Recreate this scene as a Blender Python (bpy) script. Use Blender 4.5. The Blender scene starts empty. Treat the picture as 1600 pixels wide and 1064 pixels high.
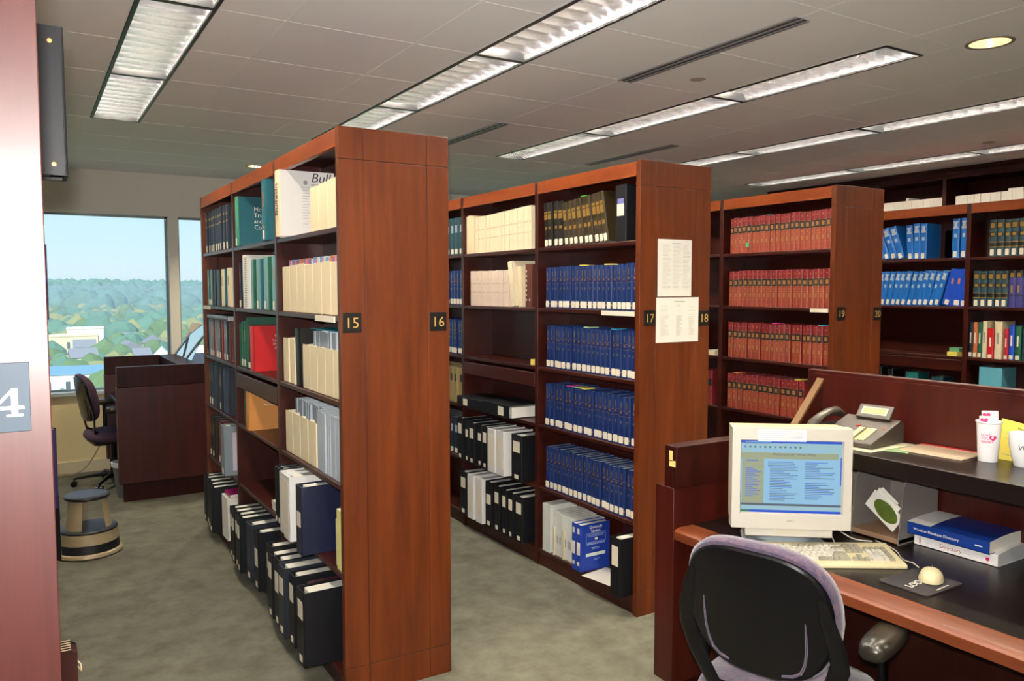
import bpy, math, random
from mathutils import Matrix, Vector
random.seed(7)
R = math.radians
scene = bpy.context.scene
C = scene.collection

# ------------------------------------------------------------------ camera, world, sun, flash, exposure
CAM_H = 1.657
yaw, pitch, roll = 0.5507, 0.0643, 0.0013
cy_, sy_, cp_, sp_ = math.cos(yaw), math.sin(yaw), math.cos(pitch), math.sin(pitch)
r0 = Vector((cy_, -sy_, 0)); u0 = Vector((sy_*sp_, cy_*sp_, cp_)); f0 = Vector((sy_*cp_, cy_*cp_, -sp_))
cr, sr = math.cos(roll), math.sin(roll)
right = r0*cr - u0*sr; up = r0*sr + u0*cr
cam = bpy.data.cameras.new('camera'); cam_o = bpy.data.objects.new('camera', cam); C.objects.link(cam_o)
cam.sensor_width = 36; cam.lens = 1237.0/1600*36; cam.clip_end = 9000; cam.clip_start = 0.05
M = Matrix.Identity(4)
for i in range(3):
    M[i][0], M[i][1], M[i][2] = right[i], up[i], -f0[i]
M[2][3] = CAM_H
cam_o.matrix_world = M
scene.camera = cam_o

world = bpy.data.worlds.new('world'); scene.world = world; world.use_nodes = True
nt = world.node_tree; bg = nt.nodes['Background']
tcw = nt.nodes.new('ShaderNodeTexCoord'); sepw = nt.nodes.new('ShaderNodeSeparateXYZ'); sky = nt.nodes.new('ShaderNodeValToRGB')
nt.links.new(tcw.outputs['Generated'], sepw.inputs[0])      # clear morning sky: pale at the horizon, bluer overhead
mpw = nt.nodes.new('ShaderNodeMapRange'); mpw.inputs[1].default_value = -1; mpw.inputs[2].default_value = 1
nt.links.new(sepw.outputs[2], mpw.inputs[0]); nt.links.new(mpw.outputs[0], sky.inputs[0])
el = sky.color_ramp.elements; el[0].position = 0; el[0].color = (.16, .18, .14, 1); el[1].position = 1; el[1].color = (.10, .26, .62, 1)
for p_, c_ in ((.49, (.26, .27, .25, 1)), (.5, (.54, .63, .67, 1)), (.53, (.46, .61, .67, 1)), (.58, (.32, .53, .65, 1)), (.72, (.26, .52, .86, 1))):
    e_ = el.new(p_); e_.color = c_
nt.links.new(sky.outputs[0], bg.inputs[0]); bg.inputs[1].default_value = 1.45

sun = bpy.data.lights.new('sun', 'SUN'); sun.energy = 6.0; sun.angle = R(0.6); sun.color = (1, .95, .86)
sun_o = bpy.data.objects.new('sun', sun); C.objects.link(sun_o); sun_o.rotation_euler = (R(50), 0, R(-25))

flash = bpy.data.lights.new('camera_flash', 'AREA'); flash.shape = 'RECTANGLE'; flash.size = .05; flash.size_y = .03
flash.energy = 47; flash.color = (1, .96, .92); flash.spread = R(112)
flash_o = bpy.data.objects.new('camera_flash', flash); C.objects.link(flash_o)
flash_o.matrix_world = M.copy(); flash_o.location = (-.015, -.01, 1.722)

scene.view_settings.view_transform = 'Standard'; scene.view_settings.look = 'None'
scene.view_settings.exposure = 0.14; scene.view_settings.gamma = 1.0; scene.view_settings.use_curve_mapping = False
TUBE = 92.0

# ------------------------------------------------------------------ materials
def lin(c):
    out = []
    for v in c[:3]:
        v = v/255.0
        out.append(v/12.92 if v <= .04045 else ((v+.055)/1.055)**2.4)
    return tuple(out)+(1,)
MATS = {}
def mat(name, col, rough=.5, metal=0, coat=0, var=.06, scale=30, bump=0, bscale=200, emit=0, spec=.5):
    if name in MATS: return MATS[name]
    m = bpy.data.materials.new(name); m.use_nodes = True; nt = m.node_tree
    b = nt.nodes['Principled BSDF']; L = nt.links.new
    c = lin(col)
    b.inputs['Roughness'].default_value = rough; b.inputs['Metallic'].default_value = metal
    b.inputs['Coat Weight'].default_value = coat; b.inputs['Coat Roughness'].default_value = .15
    b.inputs['Specular IOR Level'].default_value = spec
    tc = nt.nodes.new('ShaderNodeTexCoord')
    n = nt.nodes.new('ShaderNodeTexNoise'); n.inputs['Scale'].default_value = scale; n.inputs['Detail'].default_value = 3
    L(tc.outputs['Object'], n.inputs['Vector'])
    mx = nt.nodes.new('ShaderNodeMix'); mx.data_type = 'RGBA'
    mx.inputs[6].default_value = tuple(v*(1-var) for v in c[:3])+(1,)
    mx.inputs[7].default_value = tuple(min(1, v*(1+var)) for v in c[:3])+(1,)
    L(n.outputs[0], mx.inputs[0]); L(mx.outputs[2], b.inputs['Base Color'])
    if emit:
        L(mx.outputs[2], b.inputs['Emission Color']); b.inputs['Emission Strength'].default_value = emit
    if bump:
        n2 = nt.nodes.new('ShaderNodeTexNoise'); n2.inputs['Scale'].default_value = bscale
        L(tc.outputs['Object'], n2.inputs['Vector'])
        bp = nt.nodes.new('ShaderNodeBump'); bp.inputs['Strength'].default_value = bump; bp.inputs['Distance'].default_value = .002
        L(n2.outputs[0], bp.inputs['Height']); L(bp.outputs[0], b.inputs['Normal'])
    MATS[name] = m
    return m

def wood(name, dark, light, rough=.32, coat=.25, stretch=(14, 14, .9), spec=.38):
    m = bpy.data.materials.new(name); m.use_nodes = True; nt = m.node_tree; L = nt.links.new
    b = nt.nodes['Principled BSDF']
    b.inputs['Roughness'].default_value = rough; b.inputs['Coat Weight'].default_value = coat; b.inputs['Coat Roughness'].default_value = .22; b.inputs['Specular IOR Level'].default_value = spec
    tc = nt.nodes.new('ShaderNodeTexCoord'); mp = nt.nodes.new('ShaderNodeMapping'); mp.inputs['Scale'].default_value = stretch
    L(tc.outputs['Object'], mp.inputs[0])
    n = nt.nodes.new('ShaderNodeTexNoise'); n.inputs['Scale'].default_value = 1.6; n.inputs['Detail'].default_value = 6; n.inputs['Distortion'].default_value = .6
    L(mp.outputs[0], n.inputs['Vector'])
    mp2 = nt.nodes.new('ShaderNodeMapping'); mp2.inputs['Scale'].default_value = tuple(s*7 for s in stretch)
    L(tc.outputs['Object'], mp2.inputs[0])
    n2 = nt.nodes.new('ShaderNodeTexNoise'); n2.inputs['Scale'].default_value = 2.5; n2.inputs['Detail'].default_value = 4
    L(mp2.outputs[0], n2.inputs['Vector'])
    ma = nt.nodes.new('ShaderNodeMath'); ma.operation = 'MULTIPLY_ADD'; ma.inputs[1].default_value = .35
    L(n2.outputs[0], ma.inputs[0]); L(n.outputs[0], ma.inputs[2])
    cr_ = nt.nodes.new('ShaderNodeValToRGB'); cr_.color_ramp.elements[0].position = .42; cr_.color_ramp.elements[1].position = .88
    cr_.color_ramp.elements[0].color = lin(dark); cr_.color_ramp.elements[1].color = lin(light)
    L(ma.outputs[0], cr_.inputs[0]); L(cr_.outputs[0], b.inputs['Base Color'])
    MATS[name] = m
    return m

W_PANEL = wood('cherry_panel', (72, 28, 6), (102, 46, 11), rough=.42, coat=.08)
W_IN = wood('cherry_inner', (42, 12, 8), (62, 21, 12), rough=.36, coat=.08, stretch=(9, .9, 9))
W_RAIL = wood('cherry_rail', (112, 46, 16), (146, 70, 26), stretch=(9, .9, 9))
W_DESK = wood('desk_mahogany', (45, 9, 5), (66, 18, 9), rough=.38, coat=.1)
W_LIP = wood('desk_lip_wood', (84, 36, 16), (112, 56, 28), rough=.42, coat=.04, stretch=(9, .9, 9))
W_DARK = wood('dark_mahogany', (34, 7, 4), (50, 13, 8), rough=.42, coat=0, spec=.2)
W_PILLAR = wood('cherry_near', (50, 20, 17), (66, 29, 24), rough=.42, coat=.12)
LAM = mat('black_laminate', (20, 13, 12), rough=.3, coat=0, var=.15, spec=.35)
SEAM = mat('seam_dark', (40, 16, 12), rough=.6)
BLACKP = mat('black_plate', (22, 20, 18), rough=.35)
GOLD = mat('gold_lettering', (200, 160, 90), rough=.4, metal=.3)
GOLDB = mat('gold_stamp', (164, 130, 64), rough=.4, metal=.5)
PAPER = mat('paper', (232, 228, 216), rough=.7, var=.02)
PAGES = mat('page_edges', (186, 190, 188), rough=.8, var=.08, scale=120)
LABELW = mat('label_white', (232, 222, 200), rough=.6, var=.02)
CREAM = mat('manila', (232, 216, 178), rough=.6, var=.03)
BLACKV = mat('black_vinyl', (14, 15, 20), rough=.5, spec=.3, var=.1, bump=.15, bscale=400)
NAVYV = mat('navy_vinyl', (20, 26, 52), rough=.38, var=.1, bump=.15, bscale=400)
WHITEV = mat('white_vinyl', (226, 224, 220), rough=.4, var=.02)
METAL = mat('chrome', (200, 200, 205), rough=.22, metal=1)
STEEL = mat('brushed_steel', (150, 160, 168), rough=.35, metal=.9)
BEIGE = mat('computer_beige', (184, 180, 168), rough=.45, var=.02)
BEIGE2 = mat('aged_cream_plastic', (190, 180, 144), rough=.45, var=.02)
KEYG = mat('key_grey', (140, 136, 120), rough=.5, var=.02)
BLACKPL = mat('black_plastic', (9, 9, 12), rough=.28, var=.1, spec=.35)
ARMPAD = mat('arm_pad_plastic', (40, 37, 30), rough=.3, var=.05)
INK = mat('print_ink', (60, 60, 66), rough=.7)
INKG = mat('faded_print', (150, 150, 150), rough=.7)
WHITEP = mat('white_paint', (200, 196, 186), rough=.7, var=.02)
PINK = mat('magenta_print', (214, 30, 110), rough=.5)

def fabric():
    m = bpy.data.materials.new('purple_fabric'); m.use_nodes = True; nt = m.node_tree; L = nt.links.new
    b = nt.nodes['Principled BSDF']; b.inputs['Roughness'].default_value = .95; b.inputs['Sheen Weight'].default_value = .3
    tc = nt.nodes.new('ShaderNodeTexCoord')
    v = nt.nodes.new('ShaderNodeTexVoronoi'); v.inputs['Scale'].default_value = 70
    n = nt.nodes.new('ShaderNodeTexNoise'); n.inputs['Scale'].default_value = 140; n.inputs['Detail'].default_value = 2
    L(tc.outputs['Object'], v.inputs['Vector']); L(tc.outputs['Object'], n.inputs['Vector'])
    r = nt.nodes.new('ShaderNodeValToRGB'); r.color_ramp.elements[0].color = lin((40, 40, 62)); r.color_ramp.elements[1].color = lin((104, 76, 90))
    e = r.color_ramp.elements.new(.5); e.color = lin((66, 56, 76))
    ma = nt.nodes.new('ShaderNodeMath'); ma.operation = 'ADD'
    L(v.outputs['Color'], ma.inputs[0]); L(n.outputs[0], ma.inputs[1])
    mb = nt.nodes.new('ShaderNodeMath'); mb.operation = 'MULTIPLY'; mb.inputs[1].default_value = .52
    L(ma.outputs[0], mb.inputs[0]); L(mb.outputs[0], r.inputs[0]); L(r.outputs[0], b.inputs['Base Color'])
    bp = nt.nodes.new('ShaderNodeBump'); bp.inputs['Strength'].default_value = .4; bp.inputs['Distance'].default_value = .003
    L(n.outputs[0], bp.inputs['Height']); L(bp.outputs[0], b.inputs['Normal'])
    return m
FABRIC = fabric()

def carpet():
    m = bpy.data.materials.new('carpet'); m.use_nodes = True; nt = m.node_tree; L = nt.links.new
    b = nt.nodes['Principled BSDF']; b.inputs['Roughness'].default_value = 1; b.inputs['Specular IOR Level'].default_value = .1
    tc = nt.nodes.new('ShaderNodeTexCoord')
    n = nt.nodes.new('ShaderNodeTexNoise'); n.inputs['Scale'].default_value = 5.5; n.inputs['Detail'].default_value = 8; n.inputs['Roughness'].default_value = .68; n.inputs['Distortion'].default_value = .15
    n2 = nt.nodes.new('ShaderNodeTexNoise'); n2.inputs['Scale'].default_value = 260; n2.inputs['Detail'].default_value = 3
    L(tc.outputs['Object'], n.inputs['Vector']); L(tc.outputs['Object'], n2.inputs['Vector'])
    r = nt.nodes.new('ShaderNodeValToRGB'); r.color_ramp.elements[0].position = .3; r.color_ramp.elements[1].position = .68
    r.color_ramp.elements[0].color = lin((98, 97, 84)); r.color_ramp.elements[1].color = lin((130, 128, 114))
    L(n.outputs[0], r.inputs[0])
    mx = nt.nodes.new('ShaderNodeMix'); mx.data_type = 'RGBA'; mx.blend_type = 'MULTIPLY'; mx.inputs[0].default_value = .5
    L(r.outputs[0], mx.inputs[6]); L(n2.outputs[0], mx.inputs[7]); L(mx.outputs[2], b.inputs['Base Color'])
    bp = nt.nodes.new('ShaderNodeBump'); bp.inputs['Strength'].default_value = .6; bp.inputs['Distance'].default_value = .004
    L(n2.outputs[0], bp.inputs['Height']); L(bp.outputs[0], b.inputs['Normal'])
    return m
CARPET = carpet()

def glass_mat(name, tint=(.93, .98, .98, 1), refl=1.45):
    m = bpy.data.materials.new(name); m.use_nodes = True; nt = m.node_tree; L = nt.links.new
    nt.nodes.remove(nt.nodes['Principled BSDF'])
    t = nt.nodes.new('ShaderNodeBsdfTransparent'); t.inputs[0].default_value = tint
    g = nt.nodes.new('ShaderNodeBsdfGlossy'); g.inputs['Roughness'].default_value = .02
    f = nt.nodes.new('ShaderNodeFresnel'); f.inputs[0].default_value = refl
    mx = nt.nodes.new('ShaderNodeMixShader')
    L(f.outputs[0], mx.inputs[0]); L(t.outputs[0], mx.inputs[1]); L(g.outputs[0], mx.inputs[2])
    L(mx.outputs[0], nt.nodes['Material Output'].inputs[0])
    return m
GLASS = glass_mat('window_glass')
GLASS2 = glass_mat('clear_acrylic', (.80, .88, .90, 1), 1.6)

# ------------------------------------------------------------------ mesh helpers
class MB:
    def __init__(s): s.v, s.f, s.m, s.mats = [], [], [], []
    def mi(s, m):
        if m not in s.mats: s.mats.append(m)
        return s.mats.index(m)
    def add(s, vs, fs, m):
        o = len(s.v); k = s.mi(m); s.v += [tuple(v) for v in vs]
        for f in fs: s.f.append([o+i for i in f]); s.m.append(k)
        return s
    def box(s, x0, x1, y0, y1, z0, z1, m):
        v = [(x0, y0, z0), (x1, y0, z0), (x1, y1, z0), (x0, y1, z0), (x0, y0, z1), (x1, y0, z1), (x1, y1, z1), (x0, y1, z1)]
        return s.add(v, [(0, 3, 2, 1), (4, 5, 6, 7), (0, 1, 5, 4), (1, 2, 6, 5), (2, 3, 7, 6), (3, 0, 4, 7)], m)
    def rbox(s, x0, x1, y0, y1, z0, z1, r, m, axis=2, n=4):
        """box with its four edges along AXIS rounded"""
        if axis == 2: a0, a1, b0, b1, c0, c1 = x0, x1, y0, y1, z0, z1
        elif axis == 0: a0, a1, b0, b1, c0, c1 = y0, y1, z0, z1, x0, x1
        else: a0, a1, b0, b1, c0, c1 = z0, z1, x0, x1, y0, y1
        pts = []
        for cx, cyy, st in ((a1-r, b1-r, 0), (a0+r, b1-r, 90), (a0+r, b0+r, 180), (a1-r, b0+r, 270)):
            for k in range(n+1):
                t = R(st+90*k/n); pts.append((cx+r*math.cos(t), cyy+r*math.sin(t)))
        return s.prism(pts, c0, c1, m, axis)
    def prism(s, pts, c0, c1, m, axis=2, pts2=None):
        n = len(pts); pts2 = pts2 or pts
        def P(a, b, c): return (a, b, c) if axis == 2 else ((c, a, b) if axis == 0 else (b, c, a))
        v = [P(a, b, c0) for a, b in pts]+[P(a, b, c1) for a, b in pts2]
        f = [tuple(reversed(range(n))), tuple(range(n, 2*n))]+[(i, (i+1) % n, n+(i+1) % n, n+i) for i in range(n)]
        return s.add(v, f, m)
    def lathe(s, prof, c, m, n=24, cap=True):
        """prof: (r, z) bottom to top"""
        v, f = [], []
        for r_, z in prof:
            for k in range(n):
                t = 2*math.pi*k/n; v.append((c[0]+r_*math.cos(t), c[1]+r_*math.sin(t), c[2]+z))
        for i in range(len(prof)-1):
            for k in range(n):
                a, b = i*n+k, i*n+(k+1) % n; f.append((a, b, b+n, a+n))
        if cap:
            f.append(tuple(reversed(range(n)))); f.append(tuple(range((len(prof)-1)*n, len(prof)*n)))
        return s.add(v, f, m)
    def tube(s, path, r_, m, n=8, flat=1.0, ref=(0, 0, 1)):
        v, f = [], []; P = [Vector(p) for p in path]
        for i, p in enumerate(P):
            d = (P[min(i+1, len(P)-1)]-P[max(i-1, 0)]).normalized()
            a = d.cross(Vector(ref))
            if a.length < .05: a = d.cross(Vector((1, 0, 0)))
            a.normalize(); b = d.cross(a).normalized()
            rr = r_[i] if isinstance(r_, (list, tuple)) else r_
            for k in range(n):
                t = 2*math.pi*k/n; v.append(p+a*math.cos(t)*rr+b*math.sin(t)*rr*flat)
        for i in range(len(P)-1):
            for k in range(n):
                f.append((i*n+k, i*n+(k+1) % n, (i+1)*n+(k+1) % n, (i+1)*n+k))
        f.append(tuple(reversed(range(n)))); f.append(tuple(range((len(P)-1)*n, len(P)*n)))
        return s.add(v, f, m)
    def grid(s, fn, nu, nv, m):
        v = [fn(i/nu, j/nv) for j in range(nv+1) for i in range(nu+1)]
        f = [(j*(nu+1)+i, j*(nu+1)+i+1, (j+1)*(nu+1)+i+1, (j+1)*(nu+1)+i) for j in range(nv) for i in range(nu)]
        return s.add(v, f, m)
    def mesh(s, name, smooth=35):
        me = bpy.data.meshes.new(name); me.from_pydata(s.v, [], s.f)
        for m in s.mats: me.materials.append(m)
        me.polygons.foreach_set('material_index', s.m)
        if smooth:
            me.shade_smooth(); me.set_sharp_from_angle(angle=R(smooth))
        me.update(); return me

def obj(name, mb, parent=None, label=None, bevel=0, smooth=35, mtx=None):
    me = mb.mesh(name, smooth) if isinstance(mb, MB) else mb
    o = bpy.data.objects.new(name, me); C.objects.link(o)
    if parent: o.parent = parent
    if mtx is not None: o.matrix_basis = mtx
    if label: o['label'] = label
    if bevel:
        b = o.modifiers.new('bevel', 'BEVEL'); b.width = bevel; b.segments = 2; b.limit_method = 'ANGLE'
    return o
def tag(o, label, cat, group=None):
    o['label'] = label; o['category'] = cat
    if group: o['group'] = group
    return o
def thing(name, label, cat, loc=(0, 0, 0), rot=(0, 0, 0), group=None):
    o = bpy.data.objects.new(name, None); C.objects.link(o); o.empty_display_size = .1
    o.location = loc; o.rotation_euler = rot
    return tag(o, label, cat, group)
def struct(name, mb, **k):
    o = obj(name, mb, **k); o['kind'] = 'structure'; return o
def dup(root, loc, rot=(0, 0, 0), scale=(1, 1, 1), label=None, group=None):
    r = root.copy(); C.objects.link(r); r.location = loc; r.rotation_euler = rot; r.scale = scale
    if label: r['label'] = label
    if group: r['group'] = group
    for ch in list(root.children):
        c = ch.copy(); C.objects.link(c); c.parent = r
        for g in list(ch.children):
            d = g.copy(); C.objects.link(d); d.parent = c
    return r
def text_mesh(body, size, m, extrude=.0004, align='LEFT', shear=0, space=1.0):
    cu = bpy.data.curves.new('lettering', 'FONT'); cu.body = body; cu.size = size; cu.extrude = extrude
    cu.align_x = align; cu.resolution_u = 2; cu.shear = shear; cu.space_line = space
    t = bpy.data.objects.new('tmp', cu); C.objects.link(t)
    me = bpy.data.meshes.new_from_object(t.evaluated_get(bpy.context.evaluated_depsgraph_get()))
    bpy.data.objects.remove(t); bpy.data.curves.remove(cu)
    me.materials.clear(); me.materials.append(m); me.name = 'lettering'
    return me
def frame(o, rt, upv):
    """matrix whose x axis is RT, y axis is UPV, z axis their cross product, origin O"""
    rt = Vector(rt).normalized(); upv = Vector(upv).normalized(); n = rt.cross(upv)
    m = Matrix.Identity(4)
    for i in range(3): m[i][0], m[i][1], m[i][2], m[i][3] = rt[i], upv[i], n[i], o[i]
    return m

# ------------------------------------------------------------------ the room
X0, X1, Y0, Y1, CH = -2.6, 7.5, -2.6, 8.117, 2.74
struct('floor', MB().box(X0, X1, Y0, Y1+.15, -.1, 0, CARPET))
WALLM = mat('wall_paint_warm_lit', (232, 214, 168), rough=.8, var=.015)  # warm light below the windows is put into the lower wall's colour
WALLT = mat('wall_paint_upper', (228, 224, 212), rough=.8, var=.015)
wz0, wz1 = .735, 2.35
wb = MB()
wb.box(X0, X1, Y1, Y1+.16, 0, wz0, WALLM)
wb.box(X0, X1, Y1, Y1+.16, wz1, CH+.15, WALLT)
wins = [(-2.2, -.95), (-.85, 1.174), (1.262, 2.55), (2.64, 4.5), (4.59, 6.4)]
ed = [X0]+[e for w in wins for e in w]+[X1]
for i in range(0, len(ed), 2):
    wb.box(ed[i], ed[i+1], Y1, Y1+.16, wz0, wz1, WALLT)
struct('wall_back', wb, smooth=0)
struct('wall_left', MB().box(X0-.15, X0, Y0, Y1+.16, 0, CH+.15, WALLT))
struct('wall_right', MB().box(X1, X1+.15, Y0, Y1+.16, 0, CH+.15, WALLT))
struct('wall_front', MB().box(X0, X1, Y0-.15, Y0, 0, CH+.15, WALLT))
struct('baseboard_back', MB().box(X0, X1, Y1-.014, Y1-.001, 0, .11, mat('baseboard_paint', (214, 202, 172), rough=.6)), bevel=.003)
WFR = mat('window_frame_metal', (116, 128, 132), rough=.4, metal=.5)
SILL = mat('sill_paint', (176, 184, 186), rough=.4)
for i, (a, b) in enumerate(wins):
    w = MB(); t = .018
    for q in ((a, a+t, wz0, wz1), (b-t, b, wz0, wz1), (a, b, wz0, wz0+t), (a, b, wz1-t, wz1)):
        w.box(q[0], q[1], Y1+.075, Y1+.125, q[2], q[3], WFR)
    fo = struct('window_%d' % (i+1), w)
    obj('pane', MB().add([(a+t, Y1+.1, wz0+t), (b-t, Y1+.1, wz0+t), (b-t, Y1+.1, wz1-t), (a+t, Y1+.1, wz1-t)], [(0, 1, 2, 3)], GLASS), fo)
    struct('trim_%d' % (i+1), MB().box(a-.02, b+.02, Y1-.035, Y1+.07, wz0-.03, wz0+.004, SILL), bevel=.004)

# ceiling with T-bars; openings where the light fixtures sit
CEIL = mat('ceiling_tile', (240, 239, 237), rough=.95, var=.03, scale=300)
TBAR = mat('ceiling_grid', (240, 239, 237), rough=.6)
LW = .15
ROWS = [  # centre x, segment boundaries in y
    (.530, [5.69, 4.478, 3.268, 2.06, .85, -.36, -1.57]),
    (1.938, [5.69, 4.46, 3.258, 2.05, .84, -.37, -1.58]),
    (3.450, [5.66, 4.47, 3.268, 2.195]),
    (4.965, [5.69, 4.50, 3.40, 2.22, 1.02, -.2]),
    (6.520, [5.80, 4.62, 3.515, 2.33, 1.12, -.1]),
]
cb = MB()
xe = X0
for cx, ys in ROWS:
    cb.box(xe, cx-LW, Y0, Y1, CH, CH+.02, CEIL)
    cb.box(cx-LW, cx+LW, Y0, ys[-1], CH, CH+.02, CEIL); cb.box(cx-LW, cx+LW, ys[0], Y1, CH, CH+.02, CEIL)
    xe = cx+LW
cb.box(xe, X1, Y0, Y1, CH, CH+.02, CEIL)
struct('ceiling', cb, smooth=0)
struct('ceiling_slab', MB().box(X0, X1, Y0, Y1+.16, CH+.14, CH+.2, mat('slab', (90, 88, 86), rough=.9)))
tb = MB(); g = .006
for x in (-2.2, -1.6, -.98, -.37, .20, .944, 1.508, 2.68, 4.205, 5.74, 7.1): tb.box(x-g, x+g, Y0, Y1, CH-.0008, CH+.001, TBAR)
for cx, ys in ROWS:
    for s in (-1, 1):
        tb.box(cx+s*LW-g, cx+s*LW+g, Y0, Y1, CH-.0008, CH+.001, TBAR)
yk = 5.69+.605*4
while yk > Y0:
    if yk < Y1:
        xe = X0
        for cx, ys in ROWS:
            if yk > ys[0]+.02 or yk < ys[-1]-.02: continue
            tb.box(xe, cx-LW, yk-g, yk+g, CH-.0009, CH+.001, TBAR); xe = cx+LW
        tb.box(xe, X1, yk-g, yk+g, CH-.0009, CH+.001, TBAR)
    yk -= .605
struct('trim_6', tb, smooth=0)

# light fixtures
def emis(name, col, s):
    m = bpy.data.materials.new(name); m.use_nodes = True; nt = m.node_tree; b = nt.nodes['Principled BSDF']
    b.inputs['Base Color'].default_value = lin(col); b.inputs['Emission Color'].default_value = lin(col); b.inputs['Emission Strength'].default_value = s
    return m
TUBEM = emis('fluorescent_tube', (255, 243, 222), TUBE)
FBLACK = mat('fixture_black', (24, 26, 30), rough=.4)
REFL = mat('louver_aluminium', (222, 222, 226), rough=.175, metal=.975, var=.02)
REFS = mat('side_reflector', (215, 215, 220), rough=.25, metal=.9, var=.02)
REFW = mat('reflector_white', (225, 225, 225), rough=.4)
def fixture(cx, ya, yb, label, grp):
    yc = (ya+yb)/2; hl = (yb-ya)/2; w = LW-.008
    t = thing('ceiling_light', label, 'ceiling light', (cx, yc, CH), group=grp)
    f = MB()
    for q in ((-w, -w+.016, -hl, hl), (w-.016, w, -hl, hl), (-w+.016, w-.016, -hl, -hl+.016), (-w+.016, w-.016, hl-.016, hl)):
        f.box(q[0], q[1], q[2], q[3], -.004, .085, FBLACK)
    obj('frame', f, t, smooth=0)
    h = MB().box(-w+.016, w-.016, -hl+.016, hl-.016, .082, .088, REFW)
    a = w-.018
    for s in (-1, 1):
        h.grid(lambda u, v, s=s: (s*(a-.045*v*v), -hl+.018+u*(2*hl-.036), .002+.078*v), 1, 5, REFS)
    obj('reflector', h, t)
    l = MB(); n = 12; L_ = 2*hl-.036
    for k in range(1, n):
        y = -hl+.018+L_*k/n
        prof = [(y-.013*((z-.003)/.045)**2, z) for z in (.048, .042, .036, .030, .022, .012, .003)]+[(y+.013*((z-.003)/.045)**2, z) for z in (.012, .022, .030, .036, .042, .048)]
        l.prism(prof, -a+.004, a-.004, REFL, axis=0)
    obj('louver', l, t, smooth=60)
    tu = MB()
    for x in (-.045, .045):
        tu.tube([(x, -hl+.03, .066), (x, hl-.03, .066)], .0125, TUBEM, n=8)
    obj('fluorescent_tubes', tu, t)
rn = ['leftmost row', 'second row, over the end of bookcase 15', 'middle row ending in view', 'fourth row, right of the middle one', 'rightmost row beside the dark wall shelving']
on = ['farthest', 'second farthest', 'third farthest', 'fourth farthest', 'fifth farthest', 'nearest']
for i, (cx, ys) in enumerate(ROWS):
    for k in range(len(ys)-1):
        fixture(cx, ys[k+1], ys[k], 'louvered ceiling light, %s in the %s' % (on[k], rn[i]), 'fluorescent ceiling lights')

# slot diffusers, downlight, sprinkler covers
def slot(x, ya, yb, label):
    m = mat('slot_metal', (150, 152, 154), rough=.4, metal=.3)
    b = MB().box(-.045, -.03, ya, yb, -.006, 0, m).box(-.006, .006, ya, yb, -.006, 0, m).box(.03, .045, ya, yb, -.006, 0, m).box(-.03, .03, ya, yb, -.002, -.0004, mat('slot_shadow', (60, 62, 66), rough=.6))
    o = obj('air_slot_diffuser', b, smooth=0); o.location = (x, 0, CH-.0005); tag(o, label, 'air vent', 'ceiling air slots')
slot(2.695, 2.16, 3.27, 'long grey air slot in the ceiling left of the middle light row')
slot(2.70, 4.5, 5.6, 'grey air slot in the ceiling just past the top of the panel marked 16')
slot(4.205, 4.5, 5.6, 'distant grey air slot in the ceiling behind the top of the panel marked 18')
def downlight(x, y, r, label):
    t = thing('downlight', label, 'ceiling light', (x, y, CH), group='recessed round downlights')
    obj('trim_ring', MB().lathe([(r, -.004), (r+.014, -.004), (r+.016, 0), (r, 0)], (0, 0, 0), mat('ring_tan', (150, 130, 112), rough=.4), n=32, cap=False), t)
    obj('lit_lens', MB().lathe([(0.001, -.0015), (r, -.0015)], (0, 0, 0), emis('downlight_lens', (255, 232, 170), 1.1), n=32, cap=False), t)
    b = MB()
    for k in (-.03, 0, .03): b.lathe([(.001, -.012), (.007, -.008), (.007, -.002)], (k*1.1, k*.6, 0), emis('downlight_bulb', (255, 250, 235), 9), n=10, cap=False)
    obj('bulb_cluster', b, t)
downlight(3.66, 1.935, .082, 'round lit downlight at the upper right of the ceiling')
downlight(1.77, 7.18, .075, 'small lit downlight seen just above the top of bookcase 15')
for x, y, lb in ((-.75, 7.18, 'added unseen downlight behind the near left bookcase, brightening the window wall'),):  # added out of sight to brighten the window wall
    downlight(x, y, .075, lb)
def can_lamp(x, y, e):
    l = bpy.data.lights.new('downlight_lamp', 'SPOT'); l.energy = e; l.color = (1, .86, .62); l.spot_size = R(120); l.spot_blend = .8; l.shadow_soft_size = .07
    o = bpy.data.objects.new('downlight_lamp', l); C.objects.link(o); o.location = (x, y, CH-.02)
for x, y in ((1.77, 7.18), (-.75, 7.18), (3.66, 1.935)): can_lamp(x, y, 160)  # the middle lamp belongs to the added, unseen downlight
for x, y, lb in ((2.994, 3.043, 'small round flush sprinkler cover in the middle of the ceiling'), (6.112, 3.212, 'small round flush sprinkler cover at the far right of the ceiling')):
    o = obj('sprinkler_cover', MB().lathe([(.04, -.004), (.044, -.001), (.044, 0)], (0, 0, 0), mat('cover_grey', (176, 168, 162), rough=.6), n=24)); o.location = (x, y, CH-.0005)
    tag(o, lb, 'sprinkler')
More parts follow.
